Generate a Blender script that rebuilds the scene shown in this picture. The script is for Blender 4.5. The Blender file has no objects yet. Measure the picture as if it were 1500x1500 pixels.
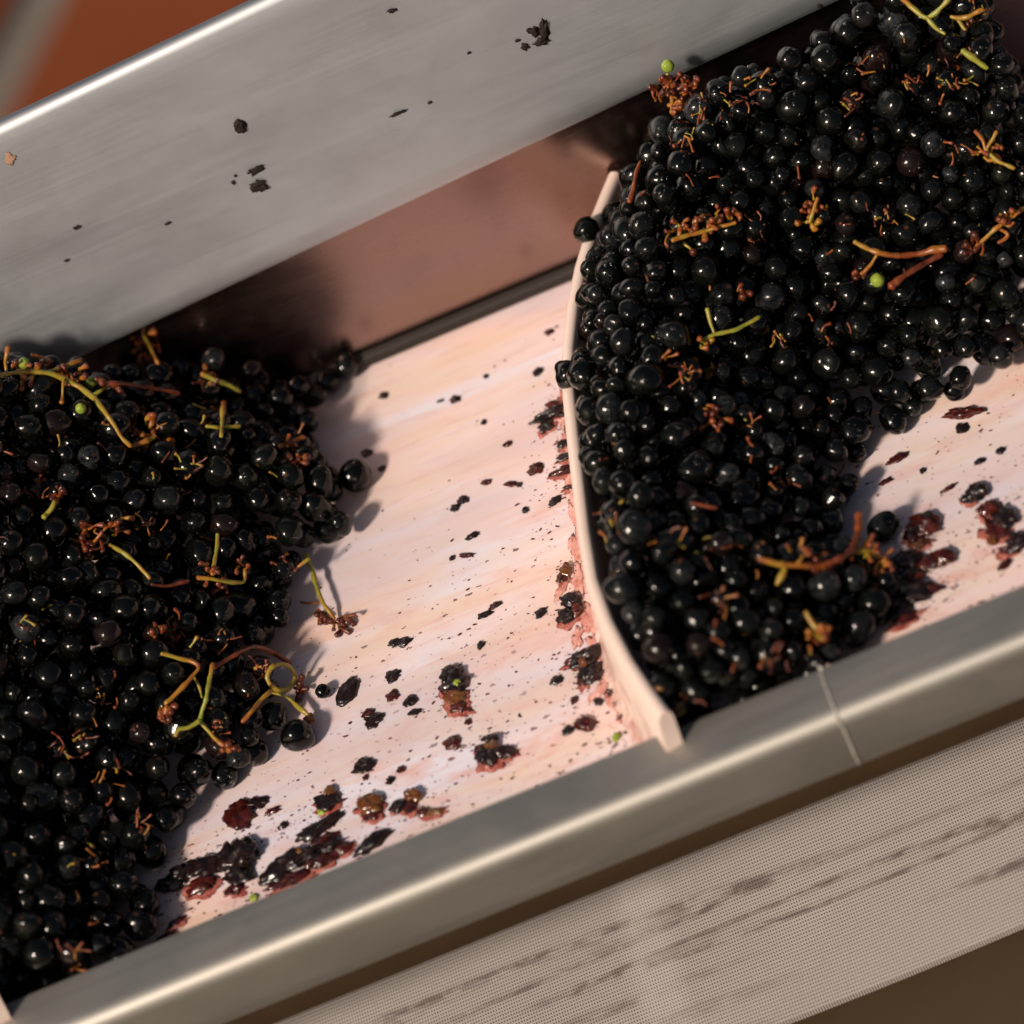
import bpy, math, random
import numpy as np
from mathutils import Matrix, Vector, noise

random.seed(11); RNG = np.random.default_rng(11)
scene = bpy.context.scene

# ------------------------------------------------------------------ camera
PITCH = math.radians(45.4)
O = np.array([0.0, 0.0, 0.75])            # middle of the belt in view
DIST, LENS, SENSOR = 2.10, 180.0, 36.0
cp, sp = math.cos(PITCH), math.sin(PITCH)
CX = np.array([1.0, 0, 0]); CY = np.array([0, sp, cp]); CZ = np.array([0, -cp, sp])   # camera axes in the world
CAM = O + CZ * DIST
cam_data = bpy.data.cameras.new("camera")
cam = bpy.data.objects.new("camera", cam_data)
scene.collection.objects.link(cam)
cam.location = CAM
cam.rotation_euler = (math.pi / 2 - PITCH, 0, 0)
cam_data.lens = LENS; cam_data.sensor_width = SENSOR; cam_data.clip_start = 0.05; cam_data.clip_end = 2000
cam_data.dof.use_dof = True
cam_data.dof.focus_distance = DIST - 0.025
cam_data.dof.aperture_fstop = 4.9
scene.camera = cam

# ------------------------------------------------------------------ light
L_CAM = np.array([-0.60, -0.17, 0.78]); L_CAM /= np.linalg.norm(L_CAM)
LW = CX * L_CAM[0] + CY * L_CAM[1] + CZ * L_CAM[2]          # towards the sun
sun_el = math.asin(LW[2]); sun_az = math.atan2(LW[0], LW[1])
world = bpy.data.worlds.new("World"); scene.world = world; world.use_nodes = True
wn = world.node_tree.nodes; wl = world.node_tree.links
sky = wn.new("ShaderNodeTexSky"); sky.sky_type = 'NISHITA'; sky.sun_disc = False
sky.sun_elevation = sun_el; sky.sun_rotation = sun_az
sky.dust_density = 3.0; sky.air_density = 1.0; sky.ozone_density = 0.6
wn["Background"].inputs[1].default_value = 0.052
wl.new(sky.outputs[0], wn["Background"].inputs[0])
sd = bpy.data.lights.new("sun", 'SUN'); sd.energy = 4.3; sd.angle = math.radians(6.5); sd.color = (1.0, 0.85, 0.72)
sun = bpy.data.objects.new("sun", sd); scene.collection.objects.link(sun)
sun.rotation_euler = Vector(LW).to_track_quat('Z', 'Y').to_euler()
scene.view_settings.view_transform = 'Standard'; scene.view_settings.look = 'None'
scene.view_settings.exposure = -0.12; scene.view_settings.gamma = 1.0
scene.view_settings.use_curve_mapping = False
scene.cycles.max_bounces = 8; scene.cycles.use_denoising = True

# ------------------------------------------------------------------ belt frame: u along the belt (uphill), v across, n out of it
def cw(c): return CX * c[0] + CY * c[1] + CZ * c[2]
U = cw((0.9175, 0.3835, 0.120)); U /= np.linalg.norm(U)
V = cw((-0.0757, 0.710, -0.700)); V -= U * (U @ V); V /= np.linalg.norm(V)
N = np.cross(U, V)
B = np.stack([U, V, N], 1)                                   # belt -> world
M = Matrix(((B[0,0], B[0,1], B[0,2], O[0]), (B[1,0], B[1,1], B[1,2], O[1]), (B[2,0], B[2,1], B[2,2], O[2]), (0,0,0,1)))
FPX = LENS / SENSOR * 1500.0
CAMB = B.T @ (CAM - O)                                       # camera in belt coordinates
def ray(x, y):
    d = CX * (x - 750) / FPX + CY * (750 - y) / FPX - CZ
    return B.T @ d
def at_h(x, y, h=0.0):                                       # photograph point on the plane n = h
    d = ray(x, y); t = (h - CAMB[2]) / d[2]; return CAMB + d * t
def at_v(x, y, v):
    d = ray(x, y); t = (v - CAMB[1]) / d[1]; return CAMB + d * t
def proj(P):                                                 # belt coordinates -> photograph pixels
    P = np.atleast_2d(P); W = P @ B.T + O - CAM
    z = -(W @ CZ)
    return np.stack([750 + FPX * (W @ CX) / z, 750 - FPX * (W @ CY) / z, z], 1)

# ------------------------------------------------------------------ node helpers
def mat(name):
    m = bpy.data.materials.new(name); m.use_nodes = True
    nt = m.node_tree; return m, nt, nt.nodes, nt.links, nt.nodes["Principled BSDF"]
def nd(ns, t, **kw):
    n = ns.new(t)
    for k, v in kw.items(): setattr(n, k, v)
    return n
def setin(n, **kw):
    for k, v in kw.items(): n.inputs[k.replace('_', ' ')].default_value = v
def mth(ns, ls, op, a, b=None, clamp=False):
    n = ns.new("ShaderNodeMath"); n.operation = op; n.use_clamp = clamp
    for i, s in enumerate((a, b)):
        if s is None: continue
        if isinstance(s, (int, float)): n.inputs[i].default_value = s
        else: ls.new(s, n.inputs[i])
    return n.outputs[0]
def mixc(ns, ls, fac, a, b, mode='MIX'):
    n = ns.new("ShaderNodeMix"); n.data_type = 'RGBA'; n.blend_type = mode; n.clamp_factor = True
    for s, i in ((fac, 0), (a, 6), (b, 7)):
        if isinstance(s, (int, float)): n.inputs[i].default_value = s
        elif isinstance(s, (tuple, list)): n.inputs[i].default_value = tuple(s) + (() if len(s) == 4 else (1,))
        else: ls.new(s, n.inputs[i])
    return n.outputs[2]
def ramp(ns, ls, src, stops):
    n = ns.new("ShaderNodeValToRGB"); e = n.color_ramp.elements
    while len(e) < len(stops): e.new(0.5)
    for el, (p, c) in zip(e, stops):
        el.position = p; el.color = (c, c, c, 1) if isinstance(c, (int, float)) else tuple(c) + (1,)
    ls.new(src, n.inputs[0]); return n.outputs[0]
def coords(ns, ls, scale, loc=(0, 0, 0), out='Object'):
    tc = ns.new("ShaderNodeTexCoord"); mp = ns.new("ShaderNodeMapping")
    mp.inputs['Scale'].default_value = scale; mp.inputs['Location'].default_value = loc
    ls.new(tc.outputs[out], mp.inputs[0]); return mp.outputs[0]
def noi(ns, ls, vec, scale=1.0, detail=4.0, rough=0.55, dist=0.0):
    n = ns.new("ShaderNodeTexNoise"); setin(n, Scale=scale, Detail=detail, Roughness=rough, Distortion=dist)
    ls.new(vec, n.inputs['Vector']); return n.outputs[0]
def bump(ns, ls, bs, h, dist, strength=1.0, sock='Normal'):
    b = ns.new("ShaderNodeBump"); b.inputs['Strength'].default_value = strength; b.inputs['Distance'].default_value = dist
    ls.new(h, b.inputs['Height']); ls.new(b.outputs[0], bs.inputs[sock]); return b

# ------------------------------------------------------------------ materials
def steel(name, col, rough, var=0.08, grain=0.00004):
    m, nt, ns, ls, bs = mat(name)
    setin(bs, Metallic=1.0)
    g = noi(ns, ls, coords(ns, ls, (6, 900, 900)), 1.0, 3)            # brushed along the belt
    c = noi(ns, ls, coords(ns, ls, (14, 30, 30)), 1.0, 5, 0.6, 0.6)   # wiped smears
    k = noi(ns, ls, coords(ns, ls, (60, 60, 60), (3, 1, 2)), 1.0, 4, 0.6, 1.5)
    a = tuple(x * (1 - var) for x in col); b = tuple(min(1, x * (1 + var)) for x in col)
    cc = mixc(ns, ls, c, a, b)
    cc = mixc(ns, ls, mth(ns, ls, 'MULTIPLY', ramp(ns, ls, k, [(0.52, 0), (0.75, 1)]), 0.25), cc, tuple(x * 0.8 for x in col))
    ls.new(cc, bs.inputs['Base Color'])
    r = mth(ns, ls, 'ADD', mth(ns, ls, 'MULTIPLY', c, 0.22), mth(ns, ls, 'MULTIPLY', g, 0.10))
    ls.new(mth(ns, ls, 'ADD', r, rough - 0.16), bs.inputs['Roughness'])
    bump(ns, ls, bs, g, grain, 0.6)
    return m
M_STEEL = steel("brushed_steel_panel", (0.50, 0.52, 0.545), 0.57)
M_RAIL = steel("brushed_steel_rail", (0.44, 0.42, 0.38), 0.57)
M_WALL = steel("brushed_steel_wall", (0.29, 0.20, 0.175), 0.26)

m, nt, ns, ls, bs = mat("rail_shade_brown"); M_RAIL_SHADE = m  # rail's shadow on the return run, put into a strip's colour
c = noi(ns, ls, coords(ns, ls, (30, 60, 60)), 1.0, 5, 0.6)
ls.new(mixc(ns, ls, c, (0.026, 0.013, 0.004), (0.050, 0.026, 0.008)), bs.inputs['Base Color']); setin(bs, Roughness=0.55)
m, nt, ns, ls, bs = mat("dark_plate_paint"); M_PLATE = m
c = noi(ns, ls, coords(ns, ls, (25, 25, 25)), 1.0, 6, 0.65)
ls.new(mixc(ns, ls, c, (0.050, 0.034, 0.018), (0.070, 0.048, 0.027)), bs.inputs['Base Color']); setin(bs, Roughness=0.5)
m, nt, ns, ls, bs = mat("black_rubber"); M_RUBBER = m
setin(bs, Base_Color=(0.012, 0.008, 0.005, 1), Roughness=0.6)

# belt: white plastic stained pink, in streaks along the run
m, nt, ns, ls, bs = mat("stained_white_belt"); M_BELT = m
a = noi(ns, ls, coords(ns, ls, (6, 22, 22), (0, 0.6, 0)), 1.0, 4, 0.55, 0.5)
b_ = noi(ns, ls, coords(ns, ls, (9, 55, 55), (4, 2, 0)), 1.0, 4, 0.6, 0.3)
fine = noi(ns, ls, coords(ns, ls, (35, 260, 100), (1, 5, 0)), 1.0, 4, 0.6, 0.2)
col = mixc(ns, ls, ramp(ns, ls, a, [(0.40, 0), (0.60, 1)]), (0.78, 0.75, 0.84), (0.87, 0.62, 0.55))
col = mixc(ns, ls, ramp(ns, ls, b_, [(0.46, 0), (0.64, 0.8)]), col, (0.80, 0.61, 0.48))
col = mixc(ns, ls, ramp(ns, ls, fine, [(0.52, 0), (0.78, 0.55)]), col, (0.66, 0.36, 0.33))
# splashes near the rail side (low v) and general juice specks, smeared along the run
sepn = ns.new("ShaderNodeSeparateXYZ"); tc = ns.new("ShaderNodeTexCoord"); ls.new(tc.outputs['Object'], sepn.inputs[0])
low = mth(ns, ls, 'SMOOTHSTEP' if False else 'MULTIPLY', mth(ns, ls, 'SUBTRACT', 0.07, sepn.outputs[1]), 5.5, True)
vor = ns.new("ShaderNodeTexVoronoi"); setin(vor, Scale=1.0, Randomness=1.0)
wob = ns.new("ShaderNodeVectorMath"); wob.operation = 'MULTIPLY_ADD'
wn_ = ns.new("ShaderNodeTexNoise"); setin(wn_, Scale=420.0, Detail=3.0); ls.new(tc.outputs['Object'], wn_.inputs['Vector'])
ls.new(wn_.outputs['Color'], wob.inputs[0]); wob.inputs[1].default_value = (0.9, 0.9, 0.0); ls.new(coords(ns, ls, (170, 330, 100)), wob.inputs[2])
ls.new(wob.outputs[0], vor.inputs['Vector'])
vs = ns.new("ShaderNodeSeparateColor"); ls.new(vor.outputs['Color'], vs.inputs[0])
lim = mth(ns, ls, 'MULTIPLY', mth(ns, ls, 'POWER', vs.outputs[0], 6.0), 0.22)
spot = mth(ns, ls, 'LESS_THAN', vor.outputs['Distance'], mth(ns, ls, 'MULTIPLY', lim, mth(ns, ls, 'ADD', mth(ns, ls, 'MULTIPLY', low, 1.3), 0.35)))
col = mixc(ns, ls, mth(ns, ls, 'MULTIPLY', spot, 0.85), col, (0.10, 0.018, 0.014))
blot = noi(ns, ls, coords(ns, ls, (22, 60, 60), (7, 7, 0)), 1.0, 5, 0.65, 0.4)
col = mixc(ns, ls, mth(ns, ls, 'MULTIPLY', ramp(ns, ls, blot, [(0.52, 0), (0.70, 0.75)]), low), col, (0.72, 0.34, 0.27))
mv = noi(ns, ls, coords(ns, ls, (7, 17, 17), (9, 3, 0)), 1.0, 3, 0.5, 0.6)
col = mixc(ns, ls, ramp(ns, ls, mv, [(0.48, 0), (0.64, 0.55)]), col, (0.62, 0.51, 0.55))
ls.new(col, bs.inputs['Base Color'])
rr = mth(ns, ls, 'ADD', mth(ns, ls, 'MULTIPLY', b_, 0.25), 0.26); ls.new(rr, bs.inputs['Roughness'])
setin(bs, Subsurface_Weight=0.0)
bump(ns, ls, bs, fine, 0.0001, 0.4)

m, nt, ns, ls, bs = mat("cream_cleat_plastic"); M_CLEAT = m
c = noi(ns, ls, coords(ns, ls, (60, 20, 60)), 1.0, 4)
col = mixc(ns, ls, c, (0.80, 0.68, 0.60), (0.80, 0.60, 0.52))
sx = ns.new("ShaderNodeSeparateXYZ"); tc = ns.new("ShaderNodeTexCoord"); ls.new(tc.outputs['Object'], sx.inputs[0])
foot = mth(ns, ls, 'MULTIPLY', mth(ns, ls, 'SUBTRACT', 0.034, sx.outputs[2]), 45, True)
n2 = noi(ns, ls, coords(ns, ls, (90, 90, 90)), 1.0, 4)
col = mixc(ns, ls, mth(ns, ls, 'MULTIPLY', foot, ramp(ns, ls, n2, [(0.4, 0), (0.65, 0.8)])), col, (0.35, 0.06, 0.05))
ls.new(col, bs.inputs['Base Color']); setin(bs, Roughness=0.38)

# woven cloth side of the belt on its way back
m, nt, ns, ls, bs = mat("woven_belt_cloth"); M_WEAVE = m
tc = ns.new("ShaderNodeTexCoord"); sx = ns.new("ShaderNodeSeparateXYZ"); ls.new(tc.outputs['Object'], sx.inputs[0])
kf = 2 * math.pi / 0.0023
wu = mth(ns, ls, 'SINE', mth(ns, ls, 'MULTIPLY', mth(ns, ls, 'ADD', sx.outputs[0], mth(ns, ls, 'MULTIPLY', sx.outputs[1], 0.62)), kf))
wv = mth(ns, ls, 'SINE', mth(ns, ls, 'MULTIPLY', mth(ns, ls, 'SUBTRACT', sx.outputs[0], mth(ns, ls, 'MULTIPLY', sx.outputs[1], 0.62)), kf))
wv2 = mth(ns, ls, 'MULTIPLY', wu, wv)
hole = ramp(ns, ls, mth(ns, ls, 'ADD', mth(ns, ls, 'MULTIPLY', wv2, 0.5), 0.5), [(0.55, 0), (0.85, 1)])
rotm = ns.new("ShaderNodeMapping"); rotm.inputs['Rotation'].default_value = (0, 0, -0.07); rotm.inputs['Scale'].default_value = (1.5, 27, 5); rotm.inputs['Location'].default_value = (1.3, 0.4, 0)
ls.new(tc.outputs['Object'], rotm.inputs[0])
st = noi(ns, ls, rotm.outputs[0], 1.0, 1.5, 0.4, 0.1)
st2 = noi(ns, ls, coords(ns, ls, (70, 160, 10)), 1.0, 4, 0.7)
lines = []
for lv, wd in ((0.38, 0.022), (0.50, 0.028), (0.62, 0.024)):
    lines.append(ramp(ns, ls, mth(ns, ls, 'DIVIDE', mth(ns, ls, 'ABSOLUTE', mth(ns, ls, 'SUBTRACT', st, lv)), wd), [(0.15, 1), (1.0, 0)]))
streak = mth(ns, ls, 'MULTIPLY', mth(ns, ls, 'MAXIMUM', mth(ns, ls, 'MAXIMUM', lines[0], lines[1]), lines[2]), ramp(ns, ls, st2, [(0.38, 0.0), (0.60, 1)]))
base = mixc(ns, ls, noi(ns, ls, coords(ns, ls, (18, 18, 18)), 1.0, 4), (0.38, 0.36, 0.345), (0.47, 0.45, 0.43))
spl = mth(ns, ls, 'ABSOLUTE', mth(ns, ls, 'SUBTRACT', mth(ns, ls, 'ADD', sx.outputs[0], mth(ns, ls, 'MULTIPLY', noi(ns, ls, coords(ns, ls, (20, 20, 20)), 1.0, 2), 0.012)), -0.008))
splm = ramp(ns, ls, mth(ns, ls, 'MULTIPLY', spl, 60), [(0.3, 1), (0.8, 0)])
col = mixc(ns, ls, mth(ns, ls, 'MULTIPLY', hole, 0.80), base, (0.15, 0.10, 0.07))
col = mixc(ns, ls, mth(ns, ls, 'MULTIPLY', streak, 0.70), col, (0.07, 0.038, 0.034))
col = mixc(ns, ls, mth(ns, ls, 'MULTIPLY', splm, 0.35), col, (0.56, 0.54, 0.52))
ls.new(col, bs.inputs['Base Color']); setin(bs, Roughness=0.85)
bump(ns, ls, bs, mth(ns, ls, 'SUBTRACT', 1.0, hole), 0.0004, 0.7)

# grapes: nearly black skin, waxy bloom in places, beads of water
m, nt, ns, ls, bs = mat("black_grape_skin"); M_GRAPE = m
lp = nd(ns, "ShaderNodeAttribute", attribute_name="lp"); rn = nd(ns, "ShaderNodeAttribute", attribute_name="rnd")
oi = ns.new("ShaderNodeObjectInfo")
rnd = mth(ns, ls, 'FRACT', mth(ns, ls, 'ADD', rn.outputs['Fac'], oi.outputs['Random']))
off = ns.new("ShaderNodeCombineXYZ")
for i, k in enumerate((37.0, 91.0, 53.0)): ls.new(mth(ns, ls, 'MULTIPLY', rnd, k), off.inputs[i])
vadd = nd(ns, "ShaderNodeVectorMath", operation='ADD'); ls.new(lp.outputs['Vector'], vadd.inputs[0]); ls.new(off.outputs[0], vadd.inputs[1])
P = vadd.outputs[0]
bl = noi(ns, ls, P, 1.3, 4, 0.6, 0.4); dirt = noi(ns, ls, P, 5.0, 5, 0.65)
bloomy = ramp(ns, ls, mth(ns, ls, 'FRACT', mth(ns, ls, 'MULTIPLY', rnd, 17.3)), [(0.76, 0.0), (0.95, 0.40), (1.0, 1.0)])
bmask = mth(ns, ls, 'MULTIPLY', mth(ns, ls, 'MULTIPLY', ramp(ns, ls, bl, [(0.36, 0), (0.66, 1)]), ramp(ns, ls, dirt, [(0.35, 0.35), (0.65, 1)])), bloomy)
tone = mixc(ns, ls, mth(ns, ls, 'FRACT', mth(ns, ls, 'MULTIPLY', rnd, 7.7)), (0.0016, 0.0016, 0.0016), (0.0036, 0.0042, 0.0032))
col = mixc(ns, ls, mth(ns, ls, 'MULTIPLY', bmask, 0.75), tone, (0.060, 0.066, 0.074))
red = ramp(ns, ls, mth(ns, ls, 'FRACT', mth(ns, ls, 'MULTIPLY', rnd, 29.1)), [(0.90, 0), (0.99, 0.6)])
col = mixc(ns, ls, red, col, (0.014, 0.006, 0.006))
sc = nd(ns, "ShaderNodeAttribute", attribute_name="scar")
col = mixc(ns, ls, sc.outputs['Fac'], col, (0.10, 0.045, 0.018))
ls.new(col, bs.inputs['Base Color'])
rg = mth(ns, ls, 'ADD', mth(ns, ls, 'MULTIPLY', bmask, 0.30), mth(ns, ls, 'MULTIPLY', dirt, 0.08))
ls.new(mth(ns, ls, 'ADD', rg, 0.03), bs.inputs['Roughness'])
setin(bs, IOR=1.36, Coat_Weight=0.35, Coat_Roughness=0.015)
vo = ns.new("ShaderNodeTexVoronoi"); setin(vo, Scale=2.6, Randomness=1.0); ls.new(P, vo.inputs['Vector'])
vc = ns.new("ShaderNodeSeparateColor"); ls.new(vo.outputs['Color'], vc.inputs[0])
rad = mth(ns, ls, 'MULTIPLY', mth(ns, ls, 'GREATER_THAN', vc.outputs[1], 0.62), mth(ns, ls, 'ADD', mth(ns, ls, 'MULTIPLY', vc.outputs[0], 0.22), 0.22))
q = mth(ns, ls, 'SUBTRACT', 1.0, mth(ns, ls, 'POWER', mth(ns, ls, 'DIVIDE', vo.outputs['Distance'], mth(ns, ls, 'ADD', rad, 0.0001)), 2.0), True)
drop = mth(ns, ls, 'POWER', q, 0.6)
hgt = mth(ns, ls, 'ADD', drop, mth(ns, ls, 'MULTIPLY', dirt, 0.25))
bump(ns, ls, bs, drop, 0.0008, 1.0, 'Coat Normal')
ls.new(mth(ns, ls, 'ADD', mth(ns, ls, 'MULTIPLY', mth(ns, ls, 'GREATER_THAN', drop, 0.02), 0.9), 0.05), bs.inputs['Coat Weight'])
bump(ns, ls, bs, mth(ns, ls, 'ADD', drop, mth(ns, ls, 'MULTIPLY', dirt, 0.10)), 0.0006, 1.0)

# stems, with the tint stored along each twig (0 green, 0.5 yellow-orange, 1 red-brown)
m, nt, ns, ls, bs = mat("grape_stem_skin"); M_STEM = m
ti = nd(ns, "ShaderNodeAttribute", attribute_name="tint")
n1 = noi(ns, ls, coords(ns, ls, (260, 260, 260)), 1.0, 4, 0.65)
f = mth(ns, ls, 'ADD', ti.outputs['Fac'], mth(ns, ls, 'MULTIPLY', mth(ns, ls, 'SUBTRACT', n1, 0.5), 0.75))
cr = ns.new("ShaderNodeValToRGB"); e = cr.color_ramp.elements
while len(e) < 5: e.new(0.5)
for el, (p, c) in zip(e, [(0.0, (0.20, 0.25, 0.030)), (0.28, (0.28, 0.23, 0.025)), (0.5, (0.34, 0.14, 0.016)), (0.75, (0.22, 0.048, 0.012)), (1.0, (0.07, 0.014, 0.007))]):
    el.position = p; el.color = c + (1,)
ls.new(f, cr.inputs[0])
ls.new(cr.outputs[0], bs.inputs['Base Color']); setin(bs, Roughness=0.36, Subsurface_Weight=0.15, Subsurface_Scale=0.002)
bump(ns, ls, bs, n1, 0.0004, 0.6)

def simple(name, cols, rough, scale, trans=0.0, bd=0.0005, coat=0.0, sss=0.0):
    m, nt, ns, ls, bs = mat(name)
    n = noi(ns, ls, coords(ns, ls, (scale,) * 3), 1.0, 5, 0.65, 0.5)
    col = mixc(ns, ls, ramp(ns, ls, n, [(0.36, 0), (0.64, 1)]), cols[0], cols[1])
    ls.new(col, bs.inputs['Base Color']); setin(bs, Roughness=rough, Transmission_Weight=trans, Coat_Weight=coat, Coat_Roughness=0.06, IOR=1.38, Subsurface_Weight=sss, Subsurface_Scale=0.003)
    bump(ns, ls, bs, n, bd, 0.8); return m
M_SKIN = simple("torn_grape_skin", ((0.005, 0.005, 0.005), (0.022, 0.007, 0.006)), 0.28, 240, coat=0.4)
M_PULP = simple("crushed_grape_pulp", ((0.16, 0.035, 0.012), (0.22, 0.10, 0.018)), 0.16, 200, trans=0.35, coat=0.6)
M_RED = simple("dark_red_pulp", ((0.022, 0.004, 0.004), (0.10, 0.014, 0.008)), 0.2, 220, trans=0.15, coat=0.5)
M_BERRY = simple("green_unripe_berry", ((0.20, 0.30, 0.035), (0.30, 0.36, 0.05)), 0.28, 180, sss=0.2)
M_DRY = simple("dry_brown_scrap", ((0.004, 0.003, 0.002), (0.020, 0.010, 0.005)), 0.7, 300)
M_RUST = simple("rusty_orange_smear", ((0.30, 0.17, 0.10), (0.42, 0.27, 0.19)), 0.7, 300)
M_SMEAR = simple("thin_juice_smear", ((0.50, 0.19, 0.15), (0.26, 0.045, 0.035)), 0.16, 160, bd=0.0001)
M_STAIN = simple("thin_red_stain", ((0.78, 0.46, 0.40), (0.52, 0.17, 0.13)), 0.3, 120, bd=0.00005)
M_FLECK = simple("dried_juice_fleck", ((0.030, 0.006, 0.006), (0.14, 0.022, 0.014)), 0.35, 300)
M_WELD = simple("weld_bead_steel", ((0.34, 0.32, 0.28), (0.50, 0.47, 0.41)), 0.3, 500); M_WELD.node_tree.nodes["Principled BSDF"].inputs['Metallic'].default_value = 0.25

# ------------------------------------------------------------------ object helpers
COL = scene.collection
BASES = {}
def tag(o, label, cat=None, group=None, kind=None):
    if label: o["label"] = label
    if cat: o["category"] = cat
    if group: o["group"] = group
    if kind: o["kind"] = kind
    return o
def empty(name, base):
    o = bpy.data.objects.new(name, None); COL.objects.link(o); o.empty_display_size = 0.01
    o.matrix_world = M @ Matrix.Translation(Vector(base)); BASES[o.name] = np.array(base, float); return o
def link(name, me, material, base=(0, 0, 0), parent=None):
    me.materials.clear(); me.materials.append(material)
    o = bpy.data.objects.new(name, me); COL.objects.link(o)
    if parent is not None:
        o.parent = parent; BASES[o.name] = BASES[parent.name]
    else:
        o.matrix_world = M @ Matrix.Translation(Vector(base)); BASES[o.name] = np.array(base, float)
    return o
def mesh(name, verts, faces, smooth=True, attrs=None):
    me = bpy.data.meshes.new(name)
    me.from_pydata([tuple(map(float, v)) for v in verts], [], [tuple(map(int, f)) for f in faces])
    if smooth: me.polygons.foreach_set("use_smooth", [True] * len(me.polygons))
    for k, vals in (attrs or {}).items():
        a = me.attributes.new(k, 'FLOAT', 'POINT'); a.data.foreach_set("value", np.asarray(vals, np.float32))
    me.update(); return me
def mk(name, verts, faces, material, base=(0, 0, 0), parent=None, smooth=True, attrs=None):
    b = BASES[parent.name] if parent is not None else np.array(base, float)
    return link(name, mesh(name, np.asarray(verts) - b, faces, smooth, attrs), material, base, parent)
def sweep(profile, path, closed=True, caps=True):
    """profile: list of (v,n) points, path: list of (u, dv, dn, scale)"""
    k = len(profile); vs, fs = [], []
    for (u, dv, dn) in path:
        for (a, b) in profile: vs.append((u, a + dv, b + dn))
    for i in range(len(path) - 1):
        for j in range(k if closed else k - 1):
            j2 = (j + 1) % k
            fs.append((i * k + j, i * k + j2, (i + 1) * k + j2, (i + 1) * k + j))
    if caps and closed:
        fs.append(tuple(range(k - 1, -1, -1))); fs.append(tuple((len(path) - 1) * k + j for j in range(k)))
    return vs, fs
def round_poly(pts, rad, seg=5):
    """corner-rounded closed polygon in 2-D"""
    out = []; n = len(pts)
    for i in range(n):
        p0, p1, p2 = (np.array(pts[j % n], float) for j in (i - 1, i, i + 1))
        r = rad[i] if isinstance(rad, (list, tuple)) else rad
        a = (p0 - p1) / np.linalg.norm(p0 - p1); b = (p2 - p1) / np.linalg.norm(p2 - p1)
        ang = math.acos(np.clip(a @ b, -1, 1)); t = min(r / math.tan(ang / 2), 0.49 * min(np.linalg.norm(p0 - p1), np.linalg.norm(p2 - p1)))
        A, Bq = p1 + a * t, p1 + b * t
        for k in range(seg + 1):
            s = k / seg; out.append(tuple((1 - s) ** 2 * A + 2 * s * (1 - s) * p1 + s * s * Bq))
    return out
def autosmooth(o, deg=40):
    me = o.data
    me.set_sharp_from_angle(angle=math.radians(deg))

# ------------------------------------------------------------------ key lines of the machine
VTOP = 0.5 * (at_h(530, 530)[1] + at_h(830, 412)[1])          # far edge of the belt
RAIL_H = 0.028
VRAIL = 0.5 * (at_h(300, 1349, RAIL_H)[1] + at_h(990, 1062, RAIL_H)[1])   # near rail, inner top edge
U0, U1 = -0.55, 0.62
# ------------------------------------------------------------------ the floor behind and below
def world_obj(name, me, material, Mx=None):
    me.materials.append(material); o = bpy.data.objects.new(name, me); COL.objects.link(o)
    if Mx is not None: o.matrix_world = Mx
    return o
m, nt, ns, ls, bs = mat("grey_mortar_ground"); M_GROUND = m
c = noi(ns, ls, coords(ns, ls, (9, 9, 9)), 1.0, 6, 0.65)
ls.new(mixc(ns, ls, c, (0.17, 0.14, 0.11), (0.26, 0.22, 0.18)), bs.inputs['Base Color']); setin(bs, Roughness=0.9)
gr = world_obj("floor", mesh("floor", [(-600, -600, 0), (600, -600, 0), (600, 600, 0), (-600, 600, 0)], [(0, 1, 2, 3)], False), M_GROUND)
tag(gr, None, kind="structure")
m, nt, ns, ls, bs = mat("terracotta_tile"); M_TILE = m
c = noi(ns, ls, coords(ns, ls, (7, 7, 7)), 1.0, 6, 0.65)
ls.new(mixc(ns, ls, c, (0.21, 0.046, 0.010), (0.30, 0.072, 0.017)), bs.inputs['Base Color']); setin(bs, Roughness=0.6)
def floor_at(x, y):
    d = CX * (x - 750) / FPX + CY * (750 - y) / FPX - CZ
    t = -CAM[2] / d[2]; return CAM + d * t
pa, pb = floor_at(62, 0), floor_at(0, 118)
jd = (pa - pb)[:2]; jd /= np.linalg.norm(jd); jn = np.array([jd[1], -jd[0]])
TS, JW = 0.34, 0.036
mid = floor_at(230, 60)[:2]; org = 0.5 * (pa + pb)[:2]
org = org + jn * (JW / 2) * 1.0
k0 = (mid - org) @ jd
th = 0.004; e = 0.002; h2 = TS / 2
tv = [(-h2, -h2, 0), (h2, -h2, 0), (h2, h2, 0), (-h2, h2, 0), (-h2, -h2, th - e), (h2, -h2, th - e), (h2, h2, th - e), (-h2, h2, th - e),
      (-h2 + e, -h2 + e, th), (h2 - e, -h2 + e, th), (h2 - e, h2 - e, th), (-h2 + e, h2 - e, th)]
tf = [(0, 1, 5, 4), (1, 2, 6, 5), (2, 3, 7, 6), (3, 0, 4, 7), (4, 5, 9, 8), (5, 6, 10, 9), (6, 7, 11, 10), (7, 4, 8, 11), (8, 9, 10, 11)]
tme = mesh("tile", tv, tf, False); tme.materials.append(M_TILE)
ang = math.atan2(jn[1], jn[0])
for i in range(-4, 6):
    for j in range(-3, 5):
        c2 = org + jn * (h2 + i * (TS + JW)) + jd * (k0 + j * (TS + JW))
        t = bpy.data.objects.new("tile", tme); COL.objects.link(t); t.parent = gr
        t.location = (c2[0], c2[1], 0.002 + 0.002 * random.random()); t.rotation_euler = (0, 0, ang + random.uniform(-.008, .008))

# ------------------------------------------------------------------ conveyor frame
frame = empty("conveyor", (0, 0, 0))
tag(frame, "stainless steel conveyor frame with wide upper side panel and rounded near rail", "conveyor")
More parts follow.
